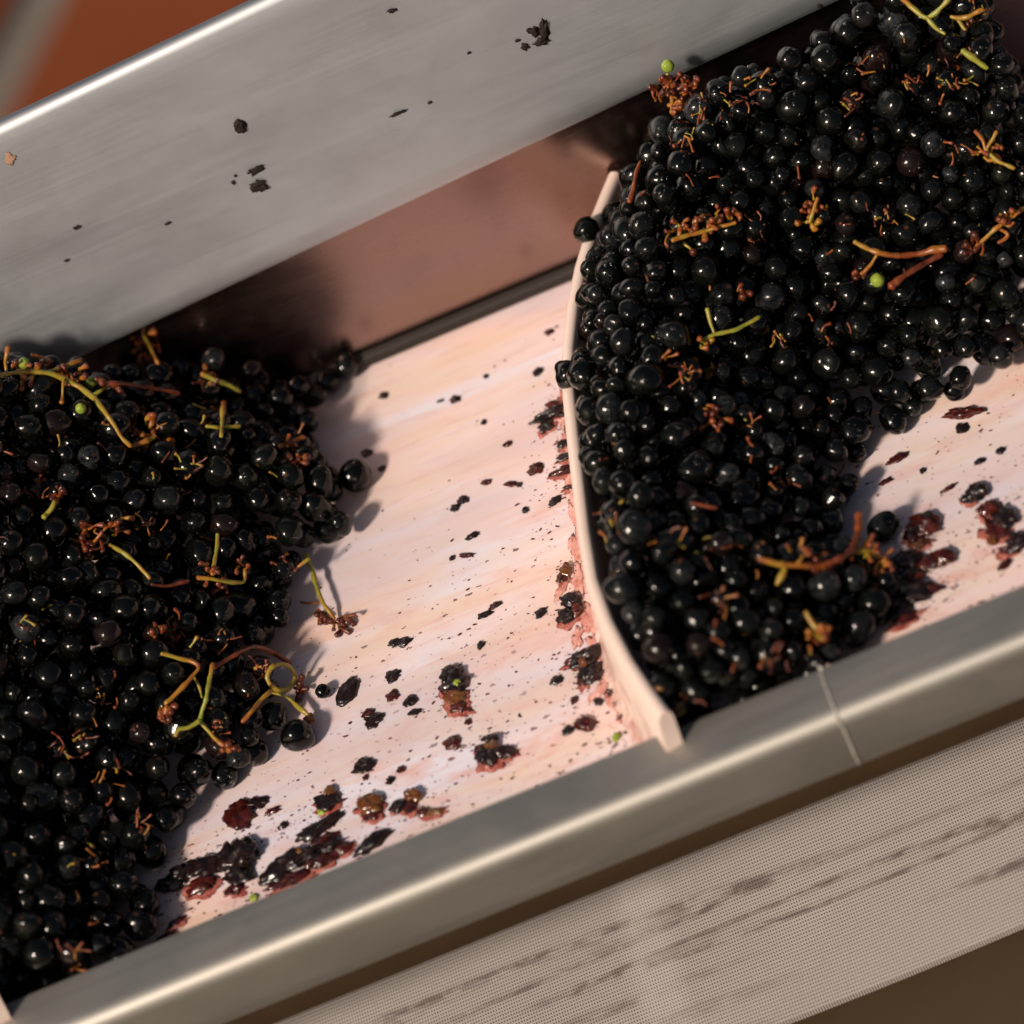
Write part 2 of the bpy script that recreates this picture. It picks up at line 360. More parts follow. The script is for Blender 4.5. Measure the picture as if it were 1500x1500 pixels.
# near rail: square tube with rounded corners
RW, RH = 0.026, 0.036
prof = round_poly([(VRAIL, RAIL_H - RH), (VRAIL, RAIL_H), (VRAIL - RW, RAIL_H - 0.002), (VRAIL - RW - 0.001, RAIL_H - RH)], [0.003, 0.002, 0.0075, 0.012], 8)
SEAM_U = at_h(1216, 1022, RAIL_H)[0]
path = [(U0, 0, 0)] + [(u, 0, 0) for u in np.linspace(-0.4, SEAM_U - 0.0002, 8)]
vs, fs = sweep(prof, path); rail = mk("near_rail", vs, fs, M_RAIL, parent=frame); autosmooth(rail, 50)
path = [(u, 0.0, 0.0) for u in np.linspace(SEAM_U + 0.0002, U1, 4)]
vs, fs = sweep(prof, path); rail2 = mk("near_rail", vs, fs, M_RAIL, parent=frame); autosmooth(rail2, 50)
# weld bead round the joint
def tube(pts, rad, seg=10, tint=None, sub=4, cap=True):
    P = [np.array(p, float) for p in pts]; n = len(P)
    if np.isscalar(rad): rad = [rad] * n
    tint = tint if tint is not None else [0.5] * n
    if np.isscalar(tint): tint = [tint] * n
    C, R, T = [], [], []
    for i in range(n - 1):
        p0, p1, p2, p3 = P[max(i - 1, 0)], P[i], P[i + 1], P[min(i + 2, n - 1)]
        for k in range(sub):
            s = k / sub
            C.append(0.5 * (2 * p1 + (p2 - p0) * s + (2 * p0 - 5 * p1 + 4 * p2 - p3) * s * s + (3 * p1 - p0 - 3 * p2 + p3) * s ** 3))
            R.append(rad[i] * (1 - s) + rad[i + 1] * s); T.append(tint[i] * (1 - s) + tint[i + 1] * s)
    C.append(P[-1]); R.append(rad[-1]); T.append(tint[-1])
    C = np.array(C); vs, fs, tt = [], [], []
    d = np.gradient(C, axis=0); d /= np.linalg.norm(d, axis=1)[:, None] + 1e-12
    ref = np.array([0, 0, 1.0]) if abs(d[0][2]) < 0.9 else np.array([1.0, 0, 0])
    x = np.cross(d[0], ref); x /= np.linalg.norm(x)
    for i in range(len(C)):
        x = x - d[i] * (x @ d[i]); x /= np.linalg.norm(x) + 1e-12; y = np.cross(d[i], x)
        for k in range(seg):
            a = 2 * math.pi * k / seg; vs.append(C[i] + R[i] * (x * math.cos(a) + y * math.sin(a))); tt.append(T[i])
    for i in range(len(C) - 1):
        for k in range(seg):
            k2 = (k + 1) % seg; fs.append((i * seg + k, i * seg + k2, (i + 1) * seg + k2, (i + 1) * seg + k))
    if cap:
        for i, s in ((0, -1), (len(C) - 1, 1)):
            c = len(vs); vs.append(C[i] + d[i] * s * R[i] * 0.6); tt.append(T[i])
            for k in range(seg):
                k2 = (k + 1) % seg; a, b = i * seg + k, i * seg + k2
                fs.append((b, a, c) if s < 0 else (a, b, c))
    return vs, fs, tt
ring = [(SEAM_U + 0.0004 * math.sin(i * 2.1), VRAIL - RW * 0.5 + (a - (VRAIL - RW * 0.5)) * 1.0, b) for i, (a, b) in enumerate(prof[6:32:2])]
vs, fs, tt = tube(ring, [0.0012 if i == 4 else 0.0007 if i in (9, 10) else 0.00045 + 0.0003 * random.random() for i in range(len(ring))], 8)
mk("weld_bead", vs, fs, M_WELD, parent=rail2)
# strip added under the rail, its dark brown painting in the rail's shadow
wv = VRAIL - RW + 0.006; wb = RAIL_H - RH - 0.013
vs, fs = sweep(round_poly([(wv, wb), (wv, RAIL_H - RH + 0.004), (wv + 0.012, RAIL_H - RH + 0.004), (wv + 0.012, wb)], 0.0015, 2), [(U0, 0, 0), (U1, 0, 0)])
autosmooth(mk("rail_shade_strip", vs, fs, M_RAIL_SHADE, parent=frame))
vs, fs = sweep(round_poly([(VTOP - 0.0045, 0.0012), (VTOP - 0.0045, 0.006), (VTOP - 0.0004, 0.008), (VTOP - 0.0004, 0.0012)], 0.0012, 3), [(U0, 0, 0), (U1, 0, 0)])
autosmooth(mk("edge_seal", vs, fs, M_RUBBER, parent=frame))
# wide upper side panel: leans outward, rolled top edge, folded lower lip
vl, vt = VTOP - 0.012, VTOP + 0.012
l0, l1 = at_v(300, 446, vl), at_v(860, 183, vl); t0, t1 = at_v(20, 176, vt), at_v(385, 2, vt)
def lin(p, q, u): s = (u - p[0]) / (q[0] - p[0]); return p[2] + (q[2] - p[2]) * s
vs, fs = [], []; us = list(np.linspace(U0, U1, 14))
for u in us:
    hl, ht = lin(l0, l1, u), lin(t0, t1, u)
    d = np.array([vt - vl, ht - hl]); Lg = np.linalg.norm(d); d /= Lg; nn = np.array([-d[1], d[0]])   # nn faces the belt
    loop = [(0.0, -0.016)]                                    # lower lip folded back towards the wall
    loop += [(0.001, -0.004), (0.0022, -0.0012), (0.0045, 0.0)]
    loop += [(Lg * s, 0.0) for s in (0.1, 0.35, 0.65, 0.9)]
    loop += [(Lg - 0.004, 0.0), (Lg - 0.0015, -0.0006), (Lg, -0.0022), (Lg + 0.0008, -0.0045), (Lg, -0.0068), (Lg - 0.003, -0.009), (Lg - 0.012, -0.009)]
    loop += [(Lg - 0.012, -0.007), (Lg * 0.5, -0.003), (0.006, -0.003), (0.0035, -0.016)]
    for (a, b) in loop: q = np.array([vl, hl]) + d * a + nn * b; vs.append((u, q[0], q[1]))
k = len(loop)
for i in range(len(us) - 1):
    for j in range(k): j2 = (j + 1) % k; fs.append((i * k + j, i * k + j2, (i + 1) * k + j2, (i + 1) * k + j))
fs.append(tuple(range(k - 1, -1, -1))); fs.append(tuple((len(us) - 1) * k + j for j in range(k)))
panel = mk("side_panel", vs, fs, M_STEEL, parent=frame); autosmooth(panel, 60)
# recessed wall behind the belt, its top tucked under the panel's fold
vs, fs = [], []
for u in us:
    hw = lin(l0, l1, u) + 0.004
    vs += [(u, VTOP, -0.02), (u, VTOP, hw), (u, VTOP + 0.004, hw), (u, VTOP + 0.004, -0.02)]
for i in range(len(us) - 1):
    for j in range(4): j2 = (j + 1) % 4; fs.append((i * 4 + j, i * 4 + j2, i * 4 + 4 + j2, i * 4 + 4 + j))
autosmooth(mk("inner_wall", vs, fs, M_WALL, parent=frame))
def panel_point(x, y):                                        # photograph point on the panel's face
    best = None
    for s in np.linspace(0.02, 1.0, 400):
        v = vl + (vt - vl) * s; P = at_v(x, y, v); h = lin(l0, l1, P[0]) * (1 - s) + lin(t0, t1, P[0]) * s
        if best is None or abs(P[2] - h) < best[0]: best = (abs(P[2] - h), P)
    P = best[1]; d = np.array([0, vt - vl, lin(t0, t1, P[0]) - lin(l0, l1, P[0])]); d /= np.linalg.norm(d)
    return P, np.array([0, -d[2], d[1]]), d
# lower cover plate in front of the return run
HR = -0.12
VR = 0.5 * (at_h(1150, 1500, HR)[1] + at_h(1500, 1345, HR)[1])
vs, fs = sweep([(VR - 0.40, HR - 0.03), (VR - 0.40, HR - 0.024), (VR + 0.05, HR - 0.024), (VR + 0.05, HR - 0.03)], [(U0, 0, 0), (U1, 0, 0)])
autosmooth(mk("cover_plate", vs, fs, M_PLATE, parent=frame))

# ------------------------------------------------------------------ belt with cleats
belt = empty("conveyor_belt", (0, 0, 0))
tag(belt, "white plastic conveyor belt stained pink with grape juice", "conveyor belt")
vs, fs = sweep([(VRAIL - 0.012, -0.004), (VRAIL - 0.012, 0), (VTOP - 0.0008, 0), (VTOP - 0.0008, -0.004)], [(u, 0, 0) for u in np.linspace(U0, U1, 6)])
autosmooth(mk("carrying_run", vs, fs, M_BELT, parent=belt))
vs, fs = [], []
us = np.linspace(U0, U1, 60); vv = np.linspace(VR, VTOP, 16)
for u in us:
    for v in vv: vs.append((u, v, HR + 0.0015 * math.sin(u * 23) * math.cos(v * 14)))
for i in range(59):
    for j in range(15): fs.append((i * 16 + j, (i + 1) * 16 + j, (i + 1) * 16 + j + 1, i * 16 + j + 1))
nv = len(vs); vs += [(a, b, c - 0.003) for a, b, c in vs]; fs += [tuple(nv + q for q in reversed(f)) for f in fs]
for i in range(59): fs.append((i * 16, nv + i * 16, nv + (i + 1) * 16, (i + 1) * 16))
rr_ = mk("return_run", vs, fs, M_WEAVE, parent=belt); autosmooth(rr_)
rr_["label"] = "woven cloth side of the belt streaked with juice"
CH = 0.047; LEAN = 0.006
cpx = [(898, 252), (884, 285), (866, 330), (848, 390), (836, 450), (830, 510), (831, 570), (838, 640), (846, 710), (854, 780), (866, 850), (888, 910), (918, 968), (950, 1016), (972, 1046)]
top = [at_h(x, y, CH) for x, y in cpx]
def cleat_mesh(du, name):
    vs, fs = [], []
    T = np.array(top); d = np.gradient(T, axis=0); d[:, 2] = 0; d /= np.linalg.norm(d, axis=1)[:, None]
    side = np.stack([d[:, 1], -d[:, 0], np.zeros(len(d))], 1)
    side *= np.sign(side[:, 0])[:, None]                      # towards +u
    K = None
    for i in range(len(T)):
        loop = []
        for (h, w0, w1) in ((0.0, -0.0075, 0.0075), (0.004, -0.0040, 0.0046), (0.02, -0.0033, 0.0039), (CH - 0.004, -0.0029, 0.0035), (CH - 0.0012, -0.0022, 0.0029), (CH, -0.0009, 0.0016)):
            sh = -LEAN * (1 - h / CH) ** 1.0
            loop.append((h, w0, w1, sh))
        L = [(h, w0, s) for h, w0, w1, s in loop] + [(h, w1, s) for h, w0, w1, s in reversed(loop)]
        K = len(L)
        for (h, w, s) in L:
            p = T[i] + side[i] * w + np.array([s + du, 0, 0]); vs.append((p[0], p[1], h + 0.0002))
    n = len(T)
    for i in range(n - 1):
        for j in range(K): j2 = (j + 1) % K; fs.append((i * K + j, i * K + j2, (i + 1) * K + j2, (i + 1) * K + j))
    fs.append(tuple(range(K - 1, -1, -1))); fs.append(tuple((n - 1) * K + j for j in range(K)))
    o = mk(name, vs, fs, M_CLEAT, parent=belt); autosmooth(o, 50); return o
SP = at_h(985, 1050, CH)[0] - at_h(-4, 1478, CH)[0]
c1 = cleat_mesh(0, "cleat"); c2_ = cleat_mesh(-SP, "cleat")
c1["label"] = "cream bowed cleat holding back the right heap"; c2_["label"] = "cleat tip showing at the lower left corner"
TOP = np.array(top)
def cleat_u(v):                                               # uphill side of the cleat at a given v
    return np.interp(v, TOP[::-1, 1], TOP[::-1, 0])

# ------------------------------------------------------------------ heaps of grapes
def inpoly(x, y, poly):
    x = np.asarray(x); y = np.asarray(y); r = np.zeros(x.shape, bool); n = len(poly); j = n - 1
    for i in range(n):
        xi, yi = poly[i]; xj, yj = poly[j]
        c = ((yi > y) != (yj > y)) & (x < (xj - xi) * (y - yi) / (yj - yi + 1e-9) + xi); r ^= c; j = i
    return r
def inpoly1(x, y, poly):
    r = False; n = len(poly); j = n - 1
    for i in range(n):
        xi, yi = poly[i]; xj, yj = poly[j]
        if (yi > y) != (yj > y) and x < (xj - xi) * (y - yi) / (yj - yi) + xi: r = not r
        j = i
    return r
_PB = [[float(q) for q in (B.T @ A)] for A in (CX, CY, CZ)]; _C = [float(q) for q in CAMB]
def proj1(u, v, z):
    a, b, c = u - _C[0], v - _C[1], z - _C[2]
    X, Y, Z = (k[0] * a + k[1] * b + k[2] * c for k in _PB); return 750 - FPX * X / Z, 750 + FPX * Y / Z
def dist_poly(p, line):
    best = 1e9; px, py = float(p[0]), float(p[1])
    for (ax, ay), (bx, by) in zip(line[:-1], line[1:]):
        dx, dy = bx - ax, by - ay; t = ((px - ax) * dx + (py - ay) * dy) / (dx * dx + dy * dy); t = 0 if t < 0 else 1 if t > 1 else t
        best = min(best, (px - ax - dx * t) ** 2 + (py - ay - dy * t) ** 2)
    return math.sqrt(best)
# outlines of grape centres seen in the photograph (half a grape inside the heap's edge)
POLY_L = [(-120, 540), (-20, 530), (40, 532), (95, 528), (130, 540), (200, 535), (252, 520), (330, 522), (380, 545), (430, 560), (480, 545), (505, 530), (515, 545), (470, 575), (455, 610), (450, 655), (470, 690),
          (520, 690), (515, 740), (500, 770), (455, 800), (425, 830), (430, 870), (400, 920), (395, 980), (405, 1050), (370, 1110), (330, 1140), (265, 1185), (225, 1230), (225, 1290), (215, 1345), (180, 1440), (-60, 1540), (-200, 1500)]
POLY_R = [(915, 290), (935, 240), (960, 195), (985, 165), (1040, 140), (1085, 112), (1130, 100), (1190, 70), (1240, 20), (1260, -60), (1700, -200), (1700, 480), (1480, 500), (1450, 560), (1380, 592), (1300, 620), (1255, 665), (1250, 720),
          (1235, 770), (1290, 830), (1310, 850), (1290, 900), (1240, 960), (1050, 1060), (960, 1040), (900, 920), (870, 850), (860, 760), (860, 640), (850, 540), (855, 450), (870, 380)]
EDGE_L = np.array([at_h(x, y, 0.006)[:2] for x, y in [(540, 520), (500, 560), (480, 640), (540, 690), (540, 770), (470, 830), (430, 900), (430, 1000), (400, 1100), (280, 1200), (240, 1290), (220, 1400)]]).tolist()
EDGE_R = np.array([at_h(x, y, 0.006)[:2] for x, y in [(1720, 440), (1500, 530), (1420, 590), (1290, 640), (1270, 720), (1270, 770), (1330, 830), (1330, 900), (1290, 960)]]).tolist()
def pack(region, HF, poly, n_try, K=5, blockers=None, rm=0.0058):
    C = np.zeros((0, 3)); Rr = np.zeros(0)
    grid = {}; cell = 0.015; pts = []; rad = []
    u0, u1, v0, v1 = region; fails = 0
    while fails < n_try and len(pts) < 3200:
        r = float(np.clip(RNG.normal(rm, 0.00085), 0.0036, 0.0078))
        best = None; good = 0
        for _ in range(60):
            u = RNG.uniform(u0, u1); v = RNG.uniform(max(v0, VRAIL + r), min(v1, VTOP - r * 1.0))
            if blockers is not None and not blockers(u, v, r): continue
            z = r * 0.96; gi, gj = int(u // cell), int(v // cell)
            for a in (-1, 0, 1):
                for b in (-1, 0, 1):
                    for q in grid.get((gi + a, gj + b), ()):
                        p = pts[q]; dd = (p[0] - u) ** 2 + (p[1] - v) ** 2; rs = (rad[q] + r) * 0.97
                        if dd < rs * rs: z = max(z, p[2] + math.sqrt(rs * rs - dd))
            if best is not None and z >= best[2]: good += 1
            else:
                if z > 0.05 and v > VTOP - 0.0185 + max(0, z - 0.085) * 0.6: continue
                s = proj1(u, v, z)
                if not inpoly1(s[0], s[1], poly) or z > HF(u, v): continue
                best = (u, v, z); good += 1
            if good >= K: break
        if best is None: fails += 1; continue
        u, v, z = best
        fails = max(0, fails - 2)
        grid.setdefault((int(u // cell), int(v // cell)), []).append(len(pts)); pts.append((u, v, z)); rad.append(r)
    return np.array(pts), np.array(rad)
def HL(u, v): return min(0.118, 0.010 + 0.98 * dist_poly((u, v), EDGE_L), 0.035 + 0.62 * (v - VRAIL))
def HRt(u, v):
    return min(0.104, 0.009 + 0.80 * dist_poly((u, v), EDGE_R), 0.043 + 0.50 * (v - VRAIL), 0.053 + 0.65 * max(0, u - cleat_u(v)))
def blk_r(u, v, r): return u > cleat_u(v) + 0.003 + r * 0.72
lu = at_h(-130, 1000)[0]
PL, RL = pack((lu, at_h(560, 700)[0], VRAIL, VTOP), HL, POLY_L, 60)
PR, RR = pack((at_h(820, 450)[0], at_h(1600, 400)[0], VRAIL, VTOP), HRt, POLY_R, 60, blockers=blk_r, rm=0.0053)
# grapes one can name
extra = [((436, 1077), 0.0068, "round black grape alone on the belt below the curled tendril"),
         ((1294, 772), 0.0060, "dusty blue-grey grape at the lower right edge of the right heap"),
         ((520, 697), 0.0072, "plump black grape jutting farthest onto the belt from the left heap"),
         ((473, 1013), 0.0033, "tiny dark shrivelled grape on the belt beside a pointed skin")]
EX = [(at_h(x, y, r * 0.95), r, l) for (x, y), r, l in extra]
cg = at_h(828, 548, CH + 0.004); EX.append((cg, 0.0058, "black grape with an open end perched on the cleat's top edge"))
cg = at_h(858, 336, CH + 0.003); EX.append((cg, 0.0058, "squashed dark grape sitting across the upper part of the cleat"))
def clear(P, R):
    keep = np.ones(len(P), bool)
    for c, r, _ in EX: keep &= np.linalg.norm(P - c, axis=1) > (R + r) * 0.93
    return P[keep], R[keep]
PL, RL = clear(PL, RL); PR, RR = clear(PR, RR)
ALL = np.vstack([PL, PR]); RAD = np.concatenate([RL, RR]); SIDE = np.array([0] * len(PL) + [1] * len(PR))
# which grapes does the photograph show, and how much of each: a small id picture
S = 0.6; W_ = int(1500 * S); IDB = -np.ones((W_, W_), int); ZB = np.full((W_, W_), 1e9)
pj = proj(ALL)
for i in range(len(ALL)):
    x, y, z = pj[i]; rp = RAD[i] * FPX / z * S; x *= S; y *= S
    xa, xb, ya, yb = int(max(0, x - rp)), int(min(W_ - 1, x + rp + 1)), int(max(0, y - rp)), int(min(W_ - 1, y + rp + 1))
    if xa >= xb or ya >= yb: continue
    gx, gy = np.meshgrid(np.arange(xa, xb), np.arange(ya, yb)); d2 = ((gx - x) ** 2 + (gy - y) ** 2) / rp ** 2
    zz = z - RAD[i] * np.sqrt(np.clip(1 - d2, 0, 1)); m_ = (d2 < 1) & (zz < ZB[ya:yb, xa:xb])
    ZB[ya:yb, xa:xb][m_] = zz[m_]; IDB[ya:yb, xa:xb][m_] = i
cnt = np.bincount(IDB[IDB >= 0], minlength=len(ALL))
single = np.argsort(-cnt)[:300 - len(EX)]; single = set(int(i) for i in single if cnt[i] > 0)
print("grapes", len(PL), len(PR), "seen", int((cnt > 0).sum()))
def surf(x, y, lift=0.0):
    """first thing a line of sight meets: grape heap or belt; returns belt coordinates lifted towards the eye"""
    d = ray(x, y); d = d / np.linalg.norm(d)
    t = (0 - CAMB[2]) / d[2]
    oc = CAMB - ALL; b = oc @ d; c = (oc ** 2).sum(1) - RAD ** 2; disc = b * b - c
    ok = disc > 0
    if ok.any(): t = min(t, float((-b[ok] - np.sqrt(disc[ok])).min()))
    return CAMB + d * (t - lift)

# grape meshes
def grape_geo(k, seg=22, rings=14):
    r = random.Random(100 + k); vs, fs = [], []
    sq = r.uniform(0.92, 1.20); dent = [(Vector((r.gauss(0, 1), r.gauss(0, 1), r.gauss(0, 1))).normalized(), r.uniform(0.03, 0.15), r.uniform(0.4, 0.8)) for _ in range(2 if k < 6 else 4)]
    def put(d):
        n_ = noise.noise(d * 1.3 + Vector((k * 7.1, 0, 0))) * 0.085 + noise.noise(d * 3.1 + Vector((0, k * 3.3, 0))) * 0.035
        f = 1 + n_
        for (a, amp, w) in dent:
            q = max(0, 1 - (1 - d.dot(a)) / w); f -= amp * q * q * (2.0 if k >= 6 else 1)
        ps = d.z
        if ps > 0.955: f -= 0.05 * (ps - 0.955) / 0.045
        vs.append((d.x * f, d.y * f, d.z * f * sq))
    put(Vector((0, 0, 1)))
    for i in range(1, rings):
        t = math.pi * i / rings
        for j in range(seg):
            a = 2 * math.pi * j / seg; put(Vector((math.sin(t) * math.cos(a), math.sin(t) * math.sin(a), math.cos(t))))
    put(Vector((0, 0, -1)))
    for j in range(seg):
        fs.append((0, 1 + j, 1 + (j + 1) % seg)); L = 1 + (rings - 2) * seg
        fs.append((L + j, len(vs) - 1, L + (j + 1) % seg))
    for i in range(rings - 2):
        for j in range(seg):
            a, b = 1 + i * seg + j, 1 + i * seg + (j + 1) % seg
            fs.append((a, a + seg, b + seg, b))
    V_ = np.array(vs); nz = V_[:, 2] / np.linalg.norm(V_, axis=1)
    scar = np.clip((nz - 0.982) / 0.01, 0, 1) * (0.8 if k % 3 == 2 else 0.0)
    return V_, fs, scar
GEO = [grape_geo(k) for k in range(9)]
def add_vec_attr(me, name, arr):
    a = me.attributes.new(name, 'FLOAT_VECTOR', 'POINT'); a.data.foreach_set("vector", np.ascontiguousarray(arr, np.float32).ravel())
GME = []
for k, (V_, f_, s_) in enumerate(GEO):
    me = mesh("grape", V_, f_, True, {"rnd": np.full(len(V_), k * 0.113), "scar": s_}); add_vec_attr(me, "lp", V_); me.materials.append(M_GRAPE); GME.append(me)
def pick(): return random.choice([0, 1, 2, 3, 4, 5, 6, 7, 8, 6, 7, 8, 2, 4])
def rot():
    q = Vector((random.gauss(0, 1), random.gauss(0, 1), random.gauss(0, 1))).normalized()
    return Matrix.Rotation(random.uniform(0, 6.283), 4, q)
first = {}
def grape(c, r, label, group, k=None, R=None):
    o = bpy.data.objects.new("grape", GME[pick() if k is None else k]); COL.objects.link(o)
    o.matrix_world = M @ Matrix.Translation(Vector(c)) @ (R or rot()) @ Matrix.Scale(r, 4)
    tag(o, label, "grape", group); return o
MARKS = [(300, 1030, "the forked green stem"), (262, 1000, "the bent orange-brown stem"), (412, 992, "the curled ring tendril"), (70, 546, "the berry-bearing stem at top left"), (205, 566, "the thin dark red stem"),
         (214, 635, "the orange knob cluster"), (150, 795, "the reddish knobbed stem"), (325, 845, "the branched green-orange stem"), (465, 860, "the stem hanging onto the belt"), (215, 500, "the top stem tip"), (325, 560, "the short yellow-green stem"), (325, 620, "the yellow cross-shaped stem"), (73, 748, "the yellow stub at far left"),
         (20, 1330, "the lower left corner of the photo"), (20, 950, "the left photo edge"), (215, 1290, "the wet pile at the rail"),
         (985, 135, "the red-brown tip with a green berry"), (1030, 335, "the orange cluster near the cleat"), (1194, 305, "the small orange cluster"), (1315, 385, "the thick red-brown stem"), (1065, 482, "the green twigged stem"), (1465, 330, "the orange stem at the right edge"), (1450, 220, "the forked tip at top right"), (1358, 15, "the forked stem at the top edge"),
         (1200, 825, "the yellow and red branched stem"), (1195, 915, "the small yellow stem by the rail"), (1048, 606, "the small orange-red stem bit"), (1030, 740, "the thin twig low in the heap"), (870, 850, "the cleat's lower bend"), (850, 500, "the cleat's middle"), (1294, 772, "the dusty blue-grey grape"), (1430, 560, "the right heap's far right edge"), (1000, 1010, "the cleat's lower end")]
DIRS = ["right of", "up and right of", "above", "up and left of", "left of", "down and left of", "below", "down and right of"]
ORD = ["nearest", "second", "third", "fourth", "fifth", "sixth", "seventh", "eighth", "ninth", "tenth", "eleventh", "twelfth", "thirteenth", "fourteenth", "fifteenth", "sixteenth", "seventeenth", "eighteenth", "nineteenth", "twentieth"]
def placed(points, marks, noun):
    """a label for each point from the nearest landmark, the direction from it and the rank along that direction"""
    fam = {}
    for k, (x, y) in points.items():
        d, mi = min((math.hypot(x - a, y - b), q) for q, (a, b, _) in enumerate(marks)); a, b, _ = marks[mi]
        o = int(round(math.atan2(b - y, x - a) / (math.pi / 4))) % 8; fam.setdefault((mi, o), []).append((d, k))
    out = {}
    for (mi, o), l in fam.items():
        for r_, (d, k) in enumerate(sorted(l)): out[k] = "%s %s %s %s" % (ORD[min(r_, 19)], noun, DIRS[o], marks[mi][2])
    return {k: (v if len(v.split()) <= 16 else v.replace('up and ', 'upper ').replace('down and ', 'lower ')) for k, v in out.items()}
GRP = {0: "grapes heaped at the left", 1: "grapes heaped behind the cleat at the right"}
LABS = placed({i: (pj[i][0], pj[i][1]) for i in range(len(ALL)) if cnt[i] > 25 or i in single}, MARKS, "black grape")
for i in sorted(single): grape(ALL[i], RAD[i], LABS[i], GRP[int(SIDE[i])])
for c, r, l in EX: grape(c, r, l, None)
# the rest of the grapes in the heaps, one mass
rest = [i for i in range(len(ALL)) if i not in single]
# leave out what lies deep inside
def buried(i):
    d = ALL - ALL[i]; near = (np.abs(d[:, 0]) < 0.012) & (np.abs(d[:, 1]) < 0.012)
    return d[near, 2].max() > 0.030 and cnt[i] == 0
rest = [i for i in rest if not buried(i)]
nv = GEO[0][0].shape[0]; F0 = GEO[0][1]
loops_one = np.array([q for f in F0 for q in f]); sizes = np.array([len(f) for f in F0])
AV, ALP, ARN, ASC = [], [], [], []
for i in rest:
    k = pick(); V_ = GEO[k][0]; R3 = np.array(rot().to_3x3())
    AV.append(V_ @ R3.T * RAD[i] + ALL[i]); ALP.append(V_); ARN.append(np.full(nv, random.random())); ASC.append(GEO[k][2])
nr = len(rest); me = bpy.data.meshes.new("grape_mass")
me.vertices.add(nv * nr); me.vertices.foreach_set("co", np.vstack(AV).astype(np.float32).ravel())
LI = (loops_one[None, :] + (np.arange(nr) * nv)[:, None]).ravel(); me.loops.add(len(LI)); me.loops.foreach_set("vertex_index", LI.astype(np.int32))
SZ = np.tile(sizes, nr); me.polygons.add(len(SZ)); me.polygons.foreach_set("loop_start", np.concatenate([[0], np.cumsum(SZ)[:-1]]).astype(np.int32))
me.update(calc_edges=True); me.polygons.foreach_set("use_smooth", [True] * len(SZ)); me.validate()
for nm, ar in (("rnd", np.concatenate(ARN)), ("scar", np.concatenate(ASC))):
    a = me.attributes.new(nm, 'FLOAT', 'POINT'); a.data.foreach_set("value", ar.astype(np.float32))
add_vec_attr(me, "lp", np.vstack(ALP))
mass = link("grape_mass", me, M_GRAPE)
tag(mass, "countless black grapes filling the gaps of both heaps", "grapes", kind="stuff")
print("rest", nr, "tris", nr * sum(s - 2 for s in sizes))

